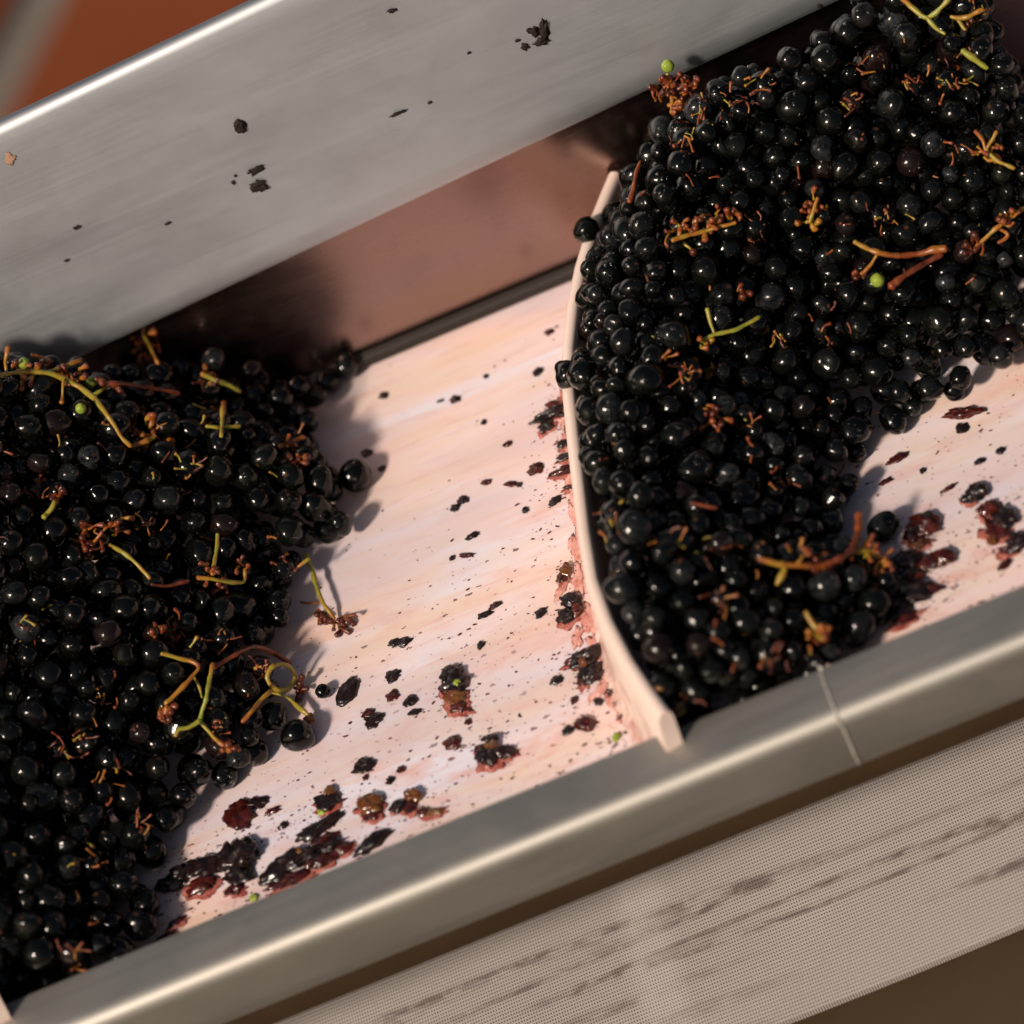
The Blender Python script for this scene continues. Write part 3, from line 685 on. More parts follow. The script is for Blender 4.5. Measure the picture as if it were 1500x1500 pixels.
# ------------------------------------------------------------------ stems
MM = 1.0 / 3571.0                                             # metres for one photograph pixel at the belt
def stem(label, runs, clusters=(), berries=(), base_px=None, group=None):
    """runs: (pixels, radius px, tints[, lift px]); clusters: (x, y, count, reach px, tint[, dir]); berries: (x, y, r px)"""
    if base_px is None: base_px = runs[0][0][0] if runs else clusters[0][:2]
    base_d = np.linalg.norm(surf(*base_px) - CAMB)
    def held(x, y, lift):                                     # never farther back than the bunch it belongs to
        p = surf(x, y, lift); d = np.linalg.norm(p - CAMB); return CAMB + (p - CAMB) * min(1.0, (base_d + 0.022) / d)
    root = empty("grape_rachis", surf(*base_px)); tag(root, label, "grape stem", group)
    first_run = True
    for run in runs:
        px, rp, ti = run[0], run[1], run[2]; lift = (run[3] + 7 if len(run) > 3 else 14) * MM
        rad0 = rp if not np.isscalar(rp) else [rp] * len(px)
        Q, R0, T0 = [], [], []; n = len(px)
        for i in range(n - 1):
            p0, p1, p2, p3 = (np.array(px[q], float) for q in (max(i - 1, 0), i, i + 1, min(i + 2, n - 1)))
            m_ = max(2, int(np.linalg.norm(p2 - p1) / 5))
            for k_ in range(m_):
                f = k_ / m_; Q.append(0.5 * (2 * p1 + (p2 - p0) * f + (2 * p0 - 5 * p1 + 4 * p2 - p3) * f * f + (3 * p1 - p0 - 3 * p2 + p3) * f ** 3))
                R0.append(rad0[i] * (1 - f) + rad0[i + 1] * f); T0.append(ti[i] * (1 - f) + ti[i + 1] * f)
        Q.append(np.array(px[-1], float)); R0.append(rad0[-1]); T0.append(ti[-1])
        D = np.array([min(np.linalg.norm(surf(x + a, y + b) - CAMB) for a, b in ((0, 0), (-5, -3), (5, 3))) for x, y in Q]); nq = len(Q); D = np.minimum(D, base_d + 0.03)
        D2 = np.array([D[max(0, i - 3):i + 4].min() for i in range(nq)]); D2 = np.array([D2[max(0, i - 4):i + 5].mean() for i in range(nq)])
        pts = []
        for i, (x, y) in enumerate(Q):
            r_ = ray(x, y); pts.append(CAMB + r_ / np.linalg.norm(r_) * (D2[i] - lift * 0.45))   # lies over the grapes
        wob = [1 + 0.42 * noise.noise(Vector((i * 0.55, px[0][0] * 0.1, px[0][1] * 0.1))) for i in range(nq)]
        rad = [q * 0.72 * MM * w for q, w in zip(R0, wob)]; ti = T0
        vs, fs, tt = tube(pts, rad, 9, ti, 2)
        vs = [np.array(v) + np.array(noise.noise_vector(Vector(v * 260.0))) * 0.00028 for v in vs]
        mk("stalk" if first_run else "twig", vs, fs, M_STEM, parent=root, attrs={"tint": tt}); first_run = False
    for cl in clusters:
        x, y, nk, reach, ti = cl[:5]; dr = cl[5] if len(cl) > 5 else None
        c0 = held(x, y, 12 * MM)
        eye = CAMB - c0; eye /= np.linalg.norm(eye)
        for k_ in range(int(nk * 1.4)):
            cb = c0 + B.T @ (CX * random.gauss(0, 0.34) + CY * random.gauss(0, 0.34)) * reach * MM
            a = (dr[0] + random.uniform(-dr[1], dr[1])) if dr else random.uniform(0, 6.283)
            dpx = random.uniform(0.25, 0.75) * reach
            w = B.T @ (CX * math.cos(a) + CY * math.sin(a))
            end = cb + w * dpx * MM + eye * random.uniform(0.0, 0.7) * reach * MM
            midp = cb + (end - cb) * 0.55 + np.array([random.gauss(0, 1) for _ in range(3)]) * reach * 0.10 * MM
            rk = random.uniform(1.3, 2.1) * MM; kn = random.uniform(2.8, 5.6) * MM
            e2 = end + (end - midp) / np.linalg.norm(end - midp) * kn * 1.3
            tq = [ti - 0.2, ti + random.uniform(-0.15, 0.1), ti + random.uniform(-0.05, 0.35), ti + random.uniform(0.1, 0.4)]
            vs, fs, tt = tube([cb - eye * 3 * MM, midp, end, e2], [rk * 1.3, rk, kn * 0.85, kn], 8, tq, 3)
            vs = [np.array(v) + np.array(noise.noise_vector(Vector(v * 420.0))) * 0.0005 for v in vs]
            mk("pedicel", vs, fs, M_STEM, parent=root, attrs={"tint": tt})
    for (x, y, r) in berries:
        c = held(x, y, 16 * MM); V_ = GEO[1][0] * r * MM + c
        mk("unripe_berry", V_, F0, M_BERRY, parent=root)
    return root
stem("yellow-green forked stem with a red arm above the loose grape at left",
     [([(312, 972), (306, 1000), (300, 1030), (292, 1056)], [4.5, 4.5, 4.5, 5.0], [0.55, 0.2, 0.1, 0.1], 12),
      ([(292, 1056), (275, 1066), (262, 1068), (257, 1078)], [5, 4.5, 5, 4], [0.1, 0.1, 0.2, 0.5], 12),
      ([(292, 1056), (305, 1070), (318, 1084), (338, 1100)], [4.5, 4, 4.5, 6], [0.15, 0.25, 0.5, 0.7], 10),
      ([(313, 978), (340, 962), (370, 948), (400, 956), (425, 972)], [5, 5, 5.5, 5, 4.5], [0.75, 0.85, 0.9, 0.85, 0.8], 12)],
     [(338, 1098, 4, 10, 0.6)])
stem("bent orange-brown stem left of the forked green stem",
     [([(236, 957), (262, 964), (290, 974), (282, 990), (262, 1012), (242, 1032)], [4, 4.5, 5, 5, 5, 5], [0.3, 0.35, 0.65, 0.6, 0.5, 0.45], 10),
      ([(285, 992), (292, 1008), (296, 1022)], [3, 3, 2.5], [0.3, 0.3, 0.3], 6)], [(244, 1040, 6, 16, 0.7, (-1.2, 0.9))])
ringp = [(412 + 20 * math.cos(a), 992 - 19 * math.sin(a)) for a in np.linspace(-2.5, 3.75, 13)]
stem("yellow tendril curled into a ring at the edge of the left heap",
     [(ringp, 4.6, [0.32] * 13, 16), ([(396, 1012), (380, 1028), (362, 1050), (355, 1058)], [5, 5, 4.5, 4], [0.35, 0.45, 0.6, 0.7], 12),
      ([(398, 1014), (420, 1022), (445, 1042), (460, 1056)], [3.5, 4, 5, 5], [0.35, 0.3, 0.3, 0.5], 12)],
     [(438, 1012, 6, 14, 0.85), (455, 1050, 4, 10, 0.6)])
stem("long green-brown stem with green berries along the top left edge",
     [([(-20, 556), (20, 546), (68, 546), (104, 560), (136, 582), (160, 612), (178, 640), (192, 654)], [5, 5, 5, 5, 6, 5, 4.5, 4.5], [0.35, 0.35, 0.3, 0.4, 0.3, 0.4, 0.45, 0.5], 12),
      ([(136, 580), (150, 570), (160, 564)], [4, 4, 4], [0.2, 0.3, 0.6], 10), ([(93, 556), (92, 575), (91, 590)], [3, 3, 5], [0.3, 0.4, 0.6], 10),
      ([(70, 546), (95, 536), (118, 528)], [4, 4, 5], [0.3, 0.4, 0.6], 12), ([(10, 548), (8, 528), (12, 508)], [3.5, 3.5, 7], [0.3, 0.45, 0.7], 14)],
     [(30, 540, 7, 22, 0.55), (105, 552, 8, 22, 0.6), (60, 535, 5, 20, 0.6)], [(35, 532, 9), (133, 560, 8.5), (118, 598, 8)], base_px=(136, 582))
stem("thin dark red stem running right from the green-brown stem at left",
     [([(150, 564), (175, 562), (205, 566), (235, 571), (262, 576)], [6, 5, 4, 4, 5], [0.8, 0.85, 0.95, 0.95, 0.8], 9)], [(160, 564, 4, 14, 0.65)])
stem("orange knobbed stem cluster in the upper middle of the left heap", [([(192, 654), (210, 648), (226, 640)], [4, 5, 4], [0.5, 0.5, 0.4], 10)],
     [(214, 640, 11, 26, 0.55), (222, 615, 3, 22, 0.5, (1.57, 0.4))])
stem("reddish knobbed stem with a green stalk in the middle of the left heap",
     [([(160, 798), (178, 808), (198, 824), (220, 848)], [4.5, 5, 4.5, 4], [0.45, 0.2, 0.3, 0.45], 11)], [(138, 790, 14, 30, 0.72), (168, 775, 4, 22, 0.55, (0.2, 0.5))])
stem("dark red twig right of the reddish knobbed stem", [([(222, 856), (248, 858), (276, 850)], [3.5, 4, 4], [0.95, 0.95, 0.95], 6)])
stem("green-orange branched stem low in the left heap above the forked stem",
     [([(288, 846), (310, 848), (335, 852), (357, 852), (358, 834)], [5, 4.5, 4.5, 4, 4], [0.5, 0.35, 0.25, 0.25, 0.5], 11),
      ([(318, 782), (318, 800), (314, 822), (311, 842)], [4, 4, 4, 5], [0.25, 0.25, 0.35, 0.6], 11)], [(312, 836, 5, 16, 0.65), (330, 858, 4, 14, 0.7), (354, 830, 3, 12, 0.65)])
stem("yellow-green stem hanging off the left heap onto the belt with brown ends",
     [([(448, 812), (457, 835), (464, 860), (474, 884), (490, 906)], [6, 5, 5, 4.5, 4], [0.25, 0.15, 0.2, 0.3, 0.5], 12), ([(452, 818), (440, 828), (432, 836)], [4, 3, 3], [0.3, 0.5, 0.7], 10),
      ([(466, 882), (452, 884), (440, 882)], [2.5, 2.5, 2.5], [0.6, 0.7, 0.8], 9)], [(470, 900, 6, 15, 0.8, (-1.6, 0.7)), (500, 912, 8, 18, 0.8)])
stem("orange and yellow knobbed stem tip at the very top of the left heap",
     [([(203, 484), (212, 494), (222, 512), (232, 534)], [3.5, 4, 4.5, 4], [0.4, 0.25, 0.4, 0.6], 14)], [(206, 488, 8, 20, 0.55, (1.6, 1.6)), (224, 516, 6, 18, 0.65)], base_px=(234, 548))
stem("short yellow-green stem under the big top grape of the left heap", [([(296, 548), (315, 556), (335, 564), (352, 574)], [6, 5, 4.5, 4], [0.4, 0.2, 0.15, 0.35], 12)], [(300, 548, 5, 12, 0.5)])
stem("small upright yellow cross-shaped stem right of the orange cluster",
     [([(328, 590), (326, 606), (325, 624), (324, 640)], [6, 4.5, 4, 4], [0.7, 0.4, 0.25, 0.35], 12), ([(302, 624), (322, 626), (350, 624)], [4, 4, 5], [0.2, 0.25, 0.25], 10)], [(328, 592, 3, 10, 0.7)])
stem("small brown-orange stem bits near the right edge of the left heap", [([(420, 655), (432, 646), (446, 640)], [4, 4, 4], [0.5, 0.6, 0.6], 8)], [(424, 648, 4, 14, 0.6), (436, 672, 5, 14, 0.75)])
stem("yellow stub at the far left of the left heap", [([(64, 758), (73, 748), (80, 734)], [5, 5, 5], [0.2, 0.2, 0.25], 9)], [(86, 728, 5, 14, 0.85)])
stem("small orange knobs above the bent orange-brown stem", [], [(253, 935, 5, 16, 0.6), (226, 925, 3, 10, 0.7)])
# right heap
stem("spiky red-brown stem tip with one green berry at the right heap's upper left",
     [([(985, 165), (984, 145), (980, 122), (978, 108)], [5, 5, 4, 4], [0.6, 0.6, 0.6, 0.3], 14)], [(980, 138, 13, 28, 0.68, (1.5, 1.4)), (1005, 128, 7, 24, 0.72, (0.9, 0.9)), (995, 158, 7, 16, 0.6)], [(978, 96, 9.5)], base_px=(1005, 185))
stem("orange knobbed stem cluster near the cleat's upper end", [([(985, 352), (1010, 344), (1040, 336), (1078, 326)], [5, 5, 4.5, 4], [0.5, 0.45, 0.4, 0.5], 11)],
     [(1000, 340, 10, 26, 0.55), (1045, 318, 7, 24, 0.62), (1078, 320, 4, 16, 0.6)], base_px=(1040, 336))
stem("small orange stem cluster in the upper middle of the right heap", [([(1186, 326), (1192, 308), (1198, 290)], [4, 4, 4], [0.25, 0.4, 0.6], 10)], [(1194, 300, 8, 20, 0.6), (1190, 326, 4, 14, 0.3)])
stem("thick red-brown stem with a knobbed end and green berry in the right heap",
     [([(1252, 354), (1270, 364), (1290, 371), (1315, 374), (1345, 372), (1368, 366), (1386, 364)], [4.5, 5, 6, 5.5, 6, 7.5, 9], [0.35, 0.45, 0.6, 0.75, 0.75, 0.65, 0.6], 13),
      ([(1380, 372), (1355, 386), (1328, 402), (1304, 420)], [6, 6, 6, 9], [0.85, 0.9, 0.9, 0.75], 8), ([(1284, 374), (1274, 390), (1262, 402)], [3.5, 3.5, 5], [0.35, 0.5, 0.7], 10)],
     [(1258, 404, 4, 12, 0.7)], [(1285, 410, 10)])
stem("green stem with side twigs in the middle of the right heap", [([(1028, 500), (1048, 490), (1080, 482), (1112, 464)], [5, 4.5, 4.5, 4], [0.2, 0.15, 0.1, 0.25], 11), ([(1036, 452), (1040, 470), (1046, 490)], [4, 4, 4], [0.25, 0.3, 0.2], 10)], [(1030, 500, 3, 12, 0.3), (1088, 428, 4, 14, 0.7)])
stem("orange stem with knobs at the right edge of the photo", [([(1426, 366), (1446, 346), (1470, 326), (1500, 304)], [5, 4.5, 5, 5], [0.65, 0.5, 0.45, 0.5], 12), ([(1462, 334), (1476, 344), (1462, 356)], [3.5, 3.5, 3.5], [0.6, 0.6, 0.7], 10)],
     [(1424, 364, 6, 18, 0.8), (1478, 318, 6, 18, 0.55)])
stem("yellow-brown forked stem tip near the top right edge", [([(1424, 226), (1444, 222), (1462, 236), (1486, 246)], [3.5, 4, 4.5, 4], [0.45, 0.35, 0.3, 0.4], 12), ([(1444, 222), (1440, 206), (1428, 192)], [3.5, 3.5, 4], [0.4, 0.6, 0.7], 12), ([(1444, 222), (1454, 204), (1460, 192)], [3, 3, 3.5], [0.4, 0.4, 0.5], 12)], [(1444, 222, 6, 20, 0.5)])
stem("green and orange forked stem at the top edge of the photo", [([(1322, -2), (1340, 14), (1358, 26), (1378, 12), (1392, -6)], [7, 5.5, 5, 4.5, 5], [0.6, 0.3, 0.15, 0.15, 0.25], 12), ([(1358, 26), (1372, 42), (1384, 50)], [4, 4, 4], [0.2, 0.2, 0.3], 9)], [(1336, 8, 4, 14, 0.6)])
stem("yellow-brown twig at the top right of the photo", [([(1392, 24), (1412, 26), (1440, 14)], [4, 4.5, 5], [0.35, 0.4, 0.5], 12), ([(1400, 24), (1414, 44)], [3.5, 4], [0.3, 0.35], 11)], [(1412, 30, 4, 14, 0.4)])
stem("dull green stalk high on the right heap near the top edge", [([(1410, 74), (1430, 88), (1446, 100)], [7, 6, 5], [0.15, 0.12, 0.2], 8)])
stem("yellow and red branched stem low on the right heap beside the dusty grape",
     [([(1112, 818), (1140, 826), (1170, 828), (1205, 828), (1240, 812), (1256, 786), (1258, 752)], [5, 6, 5, 6, 7, 8, 8], [0.65, 0.4, 0.6, 0.8, 0.9, 0.85, 0.72], 13),
      ([(1150, 832), (1146, 842), (1138, 856)], [6, 7, 5], [0.3, 0.3, 0.35], 14), ([(1240, 812), (1262, 806), (1284, 812), (1300, 828)], [6, 7, 6, 5], [0.7, 0.35, 0.4, 0.6], 13)],
     [(1200, 826, 8, 20, 0.65), (1270, 806, 6, 22, 0.5), (1290, 820, 6, 20, 0.6), (1172, 812, 4, 18, 0.5)])
stem("small yellow-orange stem close to the near rail in the right heap", [([(1180, 896), (1190, 912), (1200, 926), (1208, 930)], [4, 5.5, 6.5, 5], [0.4, 0.38, 0.42, 0.5], 13)], [(1200, 924, 5, 16, 0.45), (1188, 938, 3, 10, 0.75)])
stem("small orange-red stem bit in the left part of the right heap", [], [(1048, 606, 7, 22, 0.68, (-1.4, 1.3)), (1036, 545, 4, 16, 0.3)])
stem("thin red-brown twig low in the middle of the right heap", [([(1012, 736), (1030, 740), (1050, 744)], [4, 4, 3.5], [0.85, 0.8, 0.85], 8)])
stem("bright red torn strip of skin draped near the cleat's upper end", [([(938, 236), (932, 256), (928, 274), (922, 296)], [3.5, 5, 4.5, 6], [0.78, 0.8, 0.8, 0.82], 10)])
# loose stalk ends scattered all through the heaps: too many and too small to tell apart
vs_, fs_, tt_ = [], [], []
vis = [i for i in range(len(ALL)) if cnt[i] > 40]
clump = [random.choice(vis) for _ in range(46)]
for q_ in range(520):
    if q_ % 5: i = clump[q_ % 46]; x, y = pj[i][0] + random.gauss(0, 11), pj[i][1] + random.gauss(0, 11)
    else: i = random.choice(vis); x, y = pj[i][0] + random.uniform(-30, 30), pj[i][1] + random.uniform(-30, 30)
    if not (inpoly(x, y, POLY_L) or inpoly(x, y, POLY_R)): continue
    c0 = surf(x, y, 1 * MM); a = random.uniform(0, 6.283); l = random.uniform(8, 20)
    c1_ = c0 + B.T @ (CX * math.cos(a) + CY * math.sin(a)) * l * MM + (CAMB - c0) / 1.4 * random.uniform(-2, 5) * MM
    ti = random.choice([0.3, 0.55, 0.65, 0.75, 0.85, 0.95]); kn = random.uniform(1.6, 3.6) * MM
    a_, b_2, c_2 = tube([c0, (c0 + c1_) / 2 + RNG.normal(size=3) * 0.0004, c1_], [kn * 0.5, kn * 0.45, kn], 7, [ti - .1, ti, ti + .15], 3)
    n0 = len(vs_); vs_ += list(a_); fs_ += [tuple(n0 + q for q in f) for f in b_2]; tt_ += c_2
o = mk("stalk_bits", vs_, fs_, M_STEM, attrs={"tint": tt_}); tag(o, "tiny orange-brown stalk ends scattered through both heaps", "stalk bits", kind="stuff")

# ------------------------------------------------------------------ crushed skins and pulp
def scrap_geo(seed, a, b, t, ang, flat=0.5, jag=0.35, curl=0.0, fine=0.12):
    """lumpy torn scrap: half-axes a (along) and b (across), thickness t, turned by ang in the plane"""
    r = random.Random(seed); seg, rings = 28, 12; vs, fs = [], []; so = Vector((r.uniform(0, 50), r.uniform(0, 50), r.uniform(0, 50)))
    def put(d):
        f = 1 + jag * noise.noise(d * 1.7 + so) * 1.6 + fine * noise.noise(d * 5 + so) * 1.8
        x, y, z = d.x * f * a, d.y * f * b, (d.z * f) * t
        z = z if z > 0 else z * 0.2
        z += curl * ((x / a) ** 2) * t * 1.2
        vs.append((x * math.cos(ang) - y * math.sin(ang), x * math.sin(ang) + y * math.cos(ang), z))
    put(Vector((0, 0, 1)))
    for i in range(1, rings):
        tt = math.pi * i / rings
        for j in range(seg):
            q = 2 * math.pi * j / seg; put(Vector((math.sin(tt) * math.cos(q), math.sin(tt) * math.sin(q), math.cos(tt))))
    put(Vector((0, 0, -1)))
    for j in range(seg):
        fs.append((0, 1 + j, 1 + (j + 1) % seg)); L = 1 + (rings - 2) * seg; fs.append((L + j, len(vs) - 1, L + (j + 1) % seg))
    for i in range(rings - 2):
        for j in range(seg):
            p, q = 1 + i * seg + j, 1 + i * seg + (j + 1) % seg; fs.append((p, p + seg, q + seg, q))
    return np.array(vs), fs
SEED = [500]
def bang(px_ang):                                             # a direction on the photograph -> a turn in the belt plane
    p = at_h(750, 750); q = at_h(750 + 40 * math.cos(px_ang), 750 - 40 * math.sin(px_ang)); return math.atan2(q[1] - p[1], q[0] - p[0])
def piece(name, x, y, rx, ry, material, ang_deg=22, t=None, jag=0.35, parent=None, lift=0.0, curl=0.0, fine=0.14):
    SEED[0] += 1; a = rx * MM * 1.05; b = ry * MM * 1.35
    t = (t if t is not None else 0.55 * min(rx, ry)) * MM
    vs, fs = scrap_geo(SEED[0], a, b, t, bang(math.radians(ang_deg)), jag=jag, curl=curl, fine=fine)
    c = at_h(x, y, 0.0) + np.array([0, 0, 0.0003 + lift * MM])
    if parent is not None: return mk(name, vs + c, fs, material, parent=parent)
    return mk(name, vs + c, fs, material, base=c)
def skin(label, x, y, rx, ry, ang=22, material=None, t=None, jag=0.35, group=None, name="grape_skin", cat="grape skin", lift=0, curl=0.0):
    o = piece(name, x, y, rx, ry, material or M_SKIN, ang, t, jag, lift=lift, curl=curl); tag(o, label, cat, group); return o
SPOTS = []
def crushed(label, bits):
    SPOTS.extend((b[1], b[2], max(b[3], b[4])) for b in bits)
    root = empty("crushed_grape", at_h(bits[0][1], bits[0][2])); tag(root, label, "crushed grape")
    for (kind, x, y, rx, ry, ang, lift) in bits:
        rx *= 0.86; ry *= 0.86
        if lift <= 2 and kind != "b": piece("juice_smear", x + 2, y + 3, rx * 1.14, ry * 1.1, M_SMEAR, ang, 0.25, 0.55, root, 0, fine=0.22)
        piece({"s": "torn_skin", "p": "pulp", "r": "red_pulp", "b": "seed"}[kind], x, y, rx, ry, {"s": M_SKIN, "p": M_PULP, "r": M_RED, "b": M_BERRY}[kind], ang, 0.72 * min(rx, ry), 0.42, root, lift * 0.75, fine=0.09)
    return root
crushed("largest crushed grape in the middle of the bare belt, brown pulp below", [("s", 664, 994, 20, 14, 60, 6), ("s", 668, 1006, 20, 18, 100, 3), ("p", 668, 1022, 16, 13, 80, 2), ("r", 656, 1008, 13, 12, 30, 0), ("r", 672, 1036, 13, 10, 20, 0), ("b", 674, 1008, 5, 5, 0, 16), ("r", 684, 1040, 10, 4, -10, 0)])
crushed("crushed grape with olive pulp between dark skins on the lower belt", [("s", 716, 1110, 16, 15, 60, 2), ("s", 738, 1104, 12, 14, 80, 2), ("p", 722, 1098, 11, 10, 20, 7), ("s", 720, 1086, 14, 6, 12, 8), ("r", 706, 1100, 8, 10, 60, 0)])
crushed("torn dark skins and red pulp against the middle of the cleat", [("s", 806, 608, 10, 24, 110, 3), ("s", 800, 626, 14, 9, 40, 2), ("r", 812, 596, 7, 10, 70, 4), ("s", 822, 608, 6, 16, 70, 0), ("r", 794, 612, 9, 5, 30, 0)])
crushed("dark red smear of skins along the cleat's foot", [("s", 836, 668, 8, 18, 95, 0), ("r", 832, 690, 9, 20, 95, 0), ("s", 826, 652, 10, 7, 40, 2), ("r", 842, 712, 6, 14, 95, 0)])
crushed("glistening crushed grape beside the cleat's lower bend", [("s", 862, 966, 16, 20, 110, 5), ("s", 866, 990, 18, 15, 60, 4), ("r", 846, 968, 9, 16, 100, 2), ("r", 854, 1000, 8, 8, 20, 0), ("p", 858, 976, 8, 8, 20, 12)])
crushed("brown crushed skins piled by the cleat above its lower bend", [("s", 838, 882, 12, 14, 60, 3), ("s", 832, 904, 16, 12, 70, 2), ("r", 846, 896, 10, 10, 20, 5), ("p", 830, 838, 10, 9, 30, 3), ("r", 824, 848, 9, 7, 20, 0)])
crushed("small brown and green scraps in the corner between cleat and rail", [("r", 904, 1012, 7, 12, 110, 1), ("s", 914, 1028, 8, 12, 110, 1), ("r", 924, 1046, 8, 14, 110, 1), ("p", 918, 1040, 6, 10, 110, 2), ("s", 928, 1058, 9, 7, 30, 0), ("b", 904, 1081, 6, 6, 0, 2), ("r", 896, 1000, 6, 5, 30, 0), ("b", 906, 1004, 3, 9, 120, 4)])
skin("purple-brown grape lump on the belt near the cleat's lower end", 858, 1062, 12, 13, 60, M_RED, 9, 0.15)
skin("tiny dark lump left of the purple-brown lump", 832, 1071, 8, 6, 30)
skin("pointed leaf-shaped dark grape skin beside the tiny shrivelled grape", 509, 1015, 25, 12, 62, M_SKIN, 7, 0.15)
skin("small grey-black skin curl in the lower middle of the belt", 602, 1028, 10, 8, -30)
skin("dark two-lobed skin scrap left of the grey-black curl", 548, 1056, 13, 10, 30)
skin("black triangular skin scrap above the amber pulp", 533, 1123, 14, 9, 25, M_SKIN, 6, 0.4)
skin("round reddish-brown skin right above the olive crushed grape", 664, 1089, 11, 9, -10, M_RED)
crushed("black skin with a brown berry half on the lower belt", [("s", 480, 1176, 20, 12, 5, 2), ("p", 484, 1164, 10, 10, 0, 5), ("b", 472, 1190, 7, 5, 30, 0)])
crushed("round amber grape pulp lying near the rail", [("p", 543, 1182, 18, 17, 60, 2), ("r", 546, 1196, 14, 8, 20, 0), ("r", 556, 1178, 8, 8, 20, 0)])
crushed("brown pulp and black skin right of the amber pulp", [("p", 606, 1168, 12, 12, 60, 4), ("s", 586, 1182, 15, 9, 20, 2), ("r", 600, 1184, 10, 9, 20, 1), ("p", 638, 1190, 15, 6, 18, 0), ("r", 622, 1190, 10, 7, 18, 0)])
skin("long black skin strip above the wet pile at the rail", 470, 1212, 34, 9, 32, M_SKIN, 9)
skin("long glossy skin strip lying along the rail", 546, 1236, 30, 9, 35, M_SKIN, 10, 0.2)
skin("small black hooked skin at the tip of the left heap's lower edge", 378, 1176, 15, 7, 5)
skin("dark skin flap hanging off the left heap's lower edge", 352, 1196, 26, 16, -50, M_RED, 10)
crushed("wet pile of crushed skins and red pulp pressed against the near rail",
        [("s", 268, 1282, 22, 14, 10, 4), ("s", 300, 1272, 26, 17, 20, 4), ("r", 296, 1300, 26, 12, 20, 2), ("s", 338, 1262, 22, 20, 60, 6), ("s", 362, 1256, 24, 22, 40, 10), ("s", 352, 1284, 24, 15, 10, 3), ("r", 344, 1304, 15, 8, 10, 1),
         ("s", 404, 1282, 26, 13, 25, 5), ("s", 428, 1266, 24, 14, 25, 8), ("r", 424, 1290, 36, 9, 23, 1), ("s", 452, 1256, 24, 11, 25, 6), ("r", 470, 1264, 26, 9, 23, 2), ("s", 486, 1240, 18, 9, 35, 4), ("r", 500, 1246, 20, 8, 30, 1), ("p", 440, 1252, 7, 6, 30, 12), ("r", 470, 1234, 24, 8, 30, 1),
         ("b", 372, 1316, 7, 5, 20, 1), ("s", 250, 1300, 14, 18, 80, 4), ("r", 240, 1376, 20, 6, 32, 0), ("r", 258, 1352, 16, 5, 32, 0)])
st_root = empty("juice_stain", at_h(838, 700)); tag(st_root, "thin red juice stain running down the belt beside the cleat", "juice stain")
for (x, y, rx, ry, g) in [(824, 600, 26, 7, 95), (832, 650, 30, 8, 97), (838, 700, 30, 9, 97), (842, 750, 26, 8, 97), (846, 800, 28, 9, 97), (850, 850, 26, 9, 100), (860, 905, 26, 10, 110), (876, 950, 28, 10, 115), (892, 990, 26, 10, 118), (910, 1030, 28, 12, 118), (880, 1010, 18, 8, 60), (846, 935, 16, 7, 80), (822, 865, 16, 6, 60)]:
    piece("stain_patch", x, y, rx, ry * 0.7, M_STAIN, g, 0.2, 0.7, st_root, 0, fine=0.3)
# right of the heap
crushed("cluster of dark torn skins on the bare belt at the right edge", [("s", 1432, 722, 18, 14, 10, 3), ("s", 1418, 732, 9, 9, 60, 1), ("r", 1450, 748, 16, 13, -40, 2), ("s", 1474, 764, 18, 16, 60, 6), ("r", 1460, 776, 22, 14, -20, 2), ("p", 1456, 794, 9, 8, 20, 5), ("s", 1494, 796, 20, 14, 20, 4), ("r", 1478, 806, 16, 8, 20, 0)])
crushed("dark red crushed skin right of the dusty grape", [("r", 1354, 772, 21, 19, 60, 5), ("r", 1338, 786, 15, 12, 20, 2), ("s", 1360, 766, 10, 10, 0, 12), ("p", 1348, 798, 14, 7, 20, 2)])
crushed("dark red flattened skins at the right heap's lower tip", [("r", 1384, 820, 14, 14, 60, 5), ("r", 1362, 826, 20, 11, 10, 3), ("s", 1330, 826, 26, 12, 10, 6), ("s", 1304, 836, 20, 14, 10, 6)])
crushed("heap of black crushed skins touching the near rail at right", [("s", 1300, 866, 30, 22, 30, 14), ("s", 1330, 874, 24, 26, 80, 8), ("r", 1344, 866, 13, 26, 75, 4), ("s", 1282, 892, 26, 18, 25, 10), ("s", 1316, 898, 24, 13, 25, 4), ("r", 1326, 908, 20, 8, 28, 1), ("r", 1342, 846, 18, 9, 20, 4)])
skin("dark hanging skin under the right heap's far right edge", 1412, 606, 9, 22, 80, M_RED, 7)
skin("small black skin drop below the dark hanging skin", 1410, 628, 9, 7, 70)
skin("reddish curved skin scrap on the belt right of the heap", 1316, 672, 15, 6, 28, M_RED, 4)
skin("faint red sliver below the reddish curved scrap", 1298, 706, 10, 4, 30, M_RED, 2)
skin("black speck right of the reddish curved scrap", 1466, 661, 6, 5, 30)
skin("narrow black sliver left of the black speck", 1437, 676, 8, 4, 25)
skin("red-brown shred at the rail in the lower right", 1472, 828, 12, 5, 45, M_RED, 3)
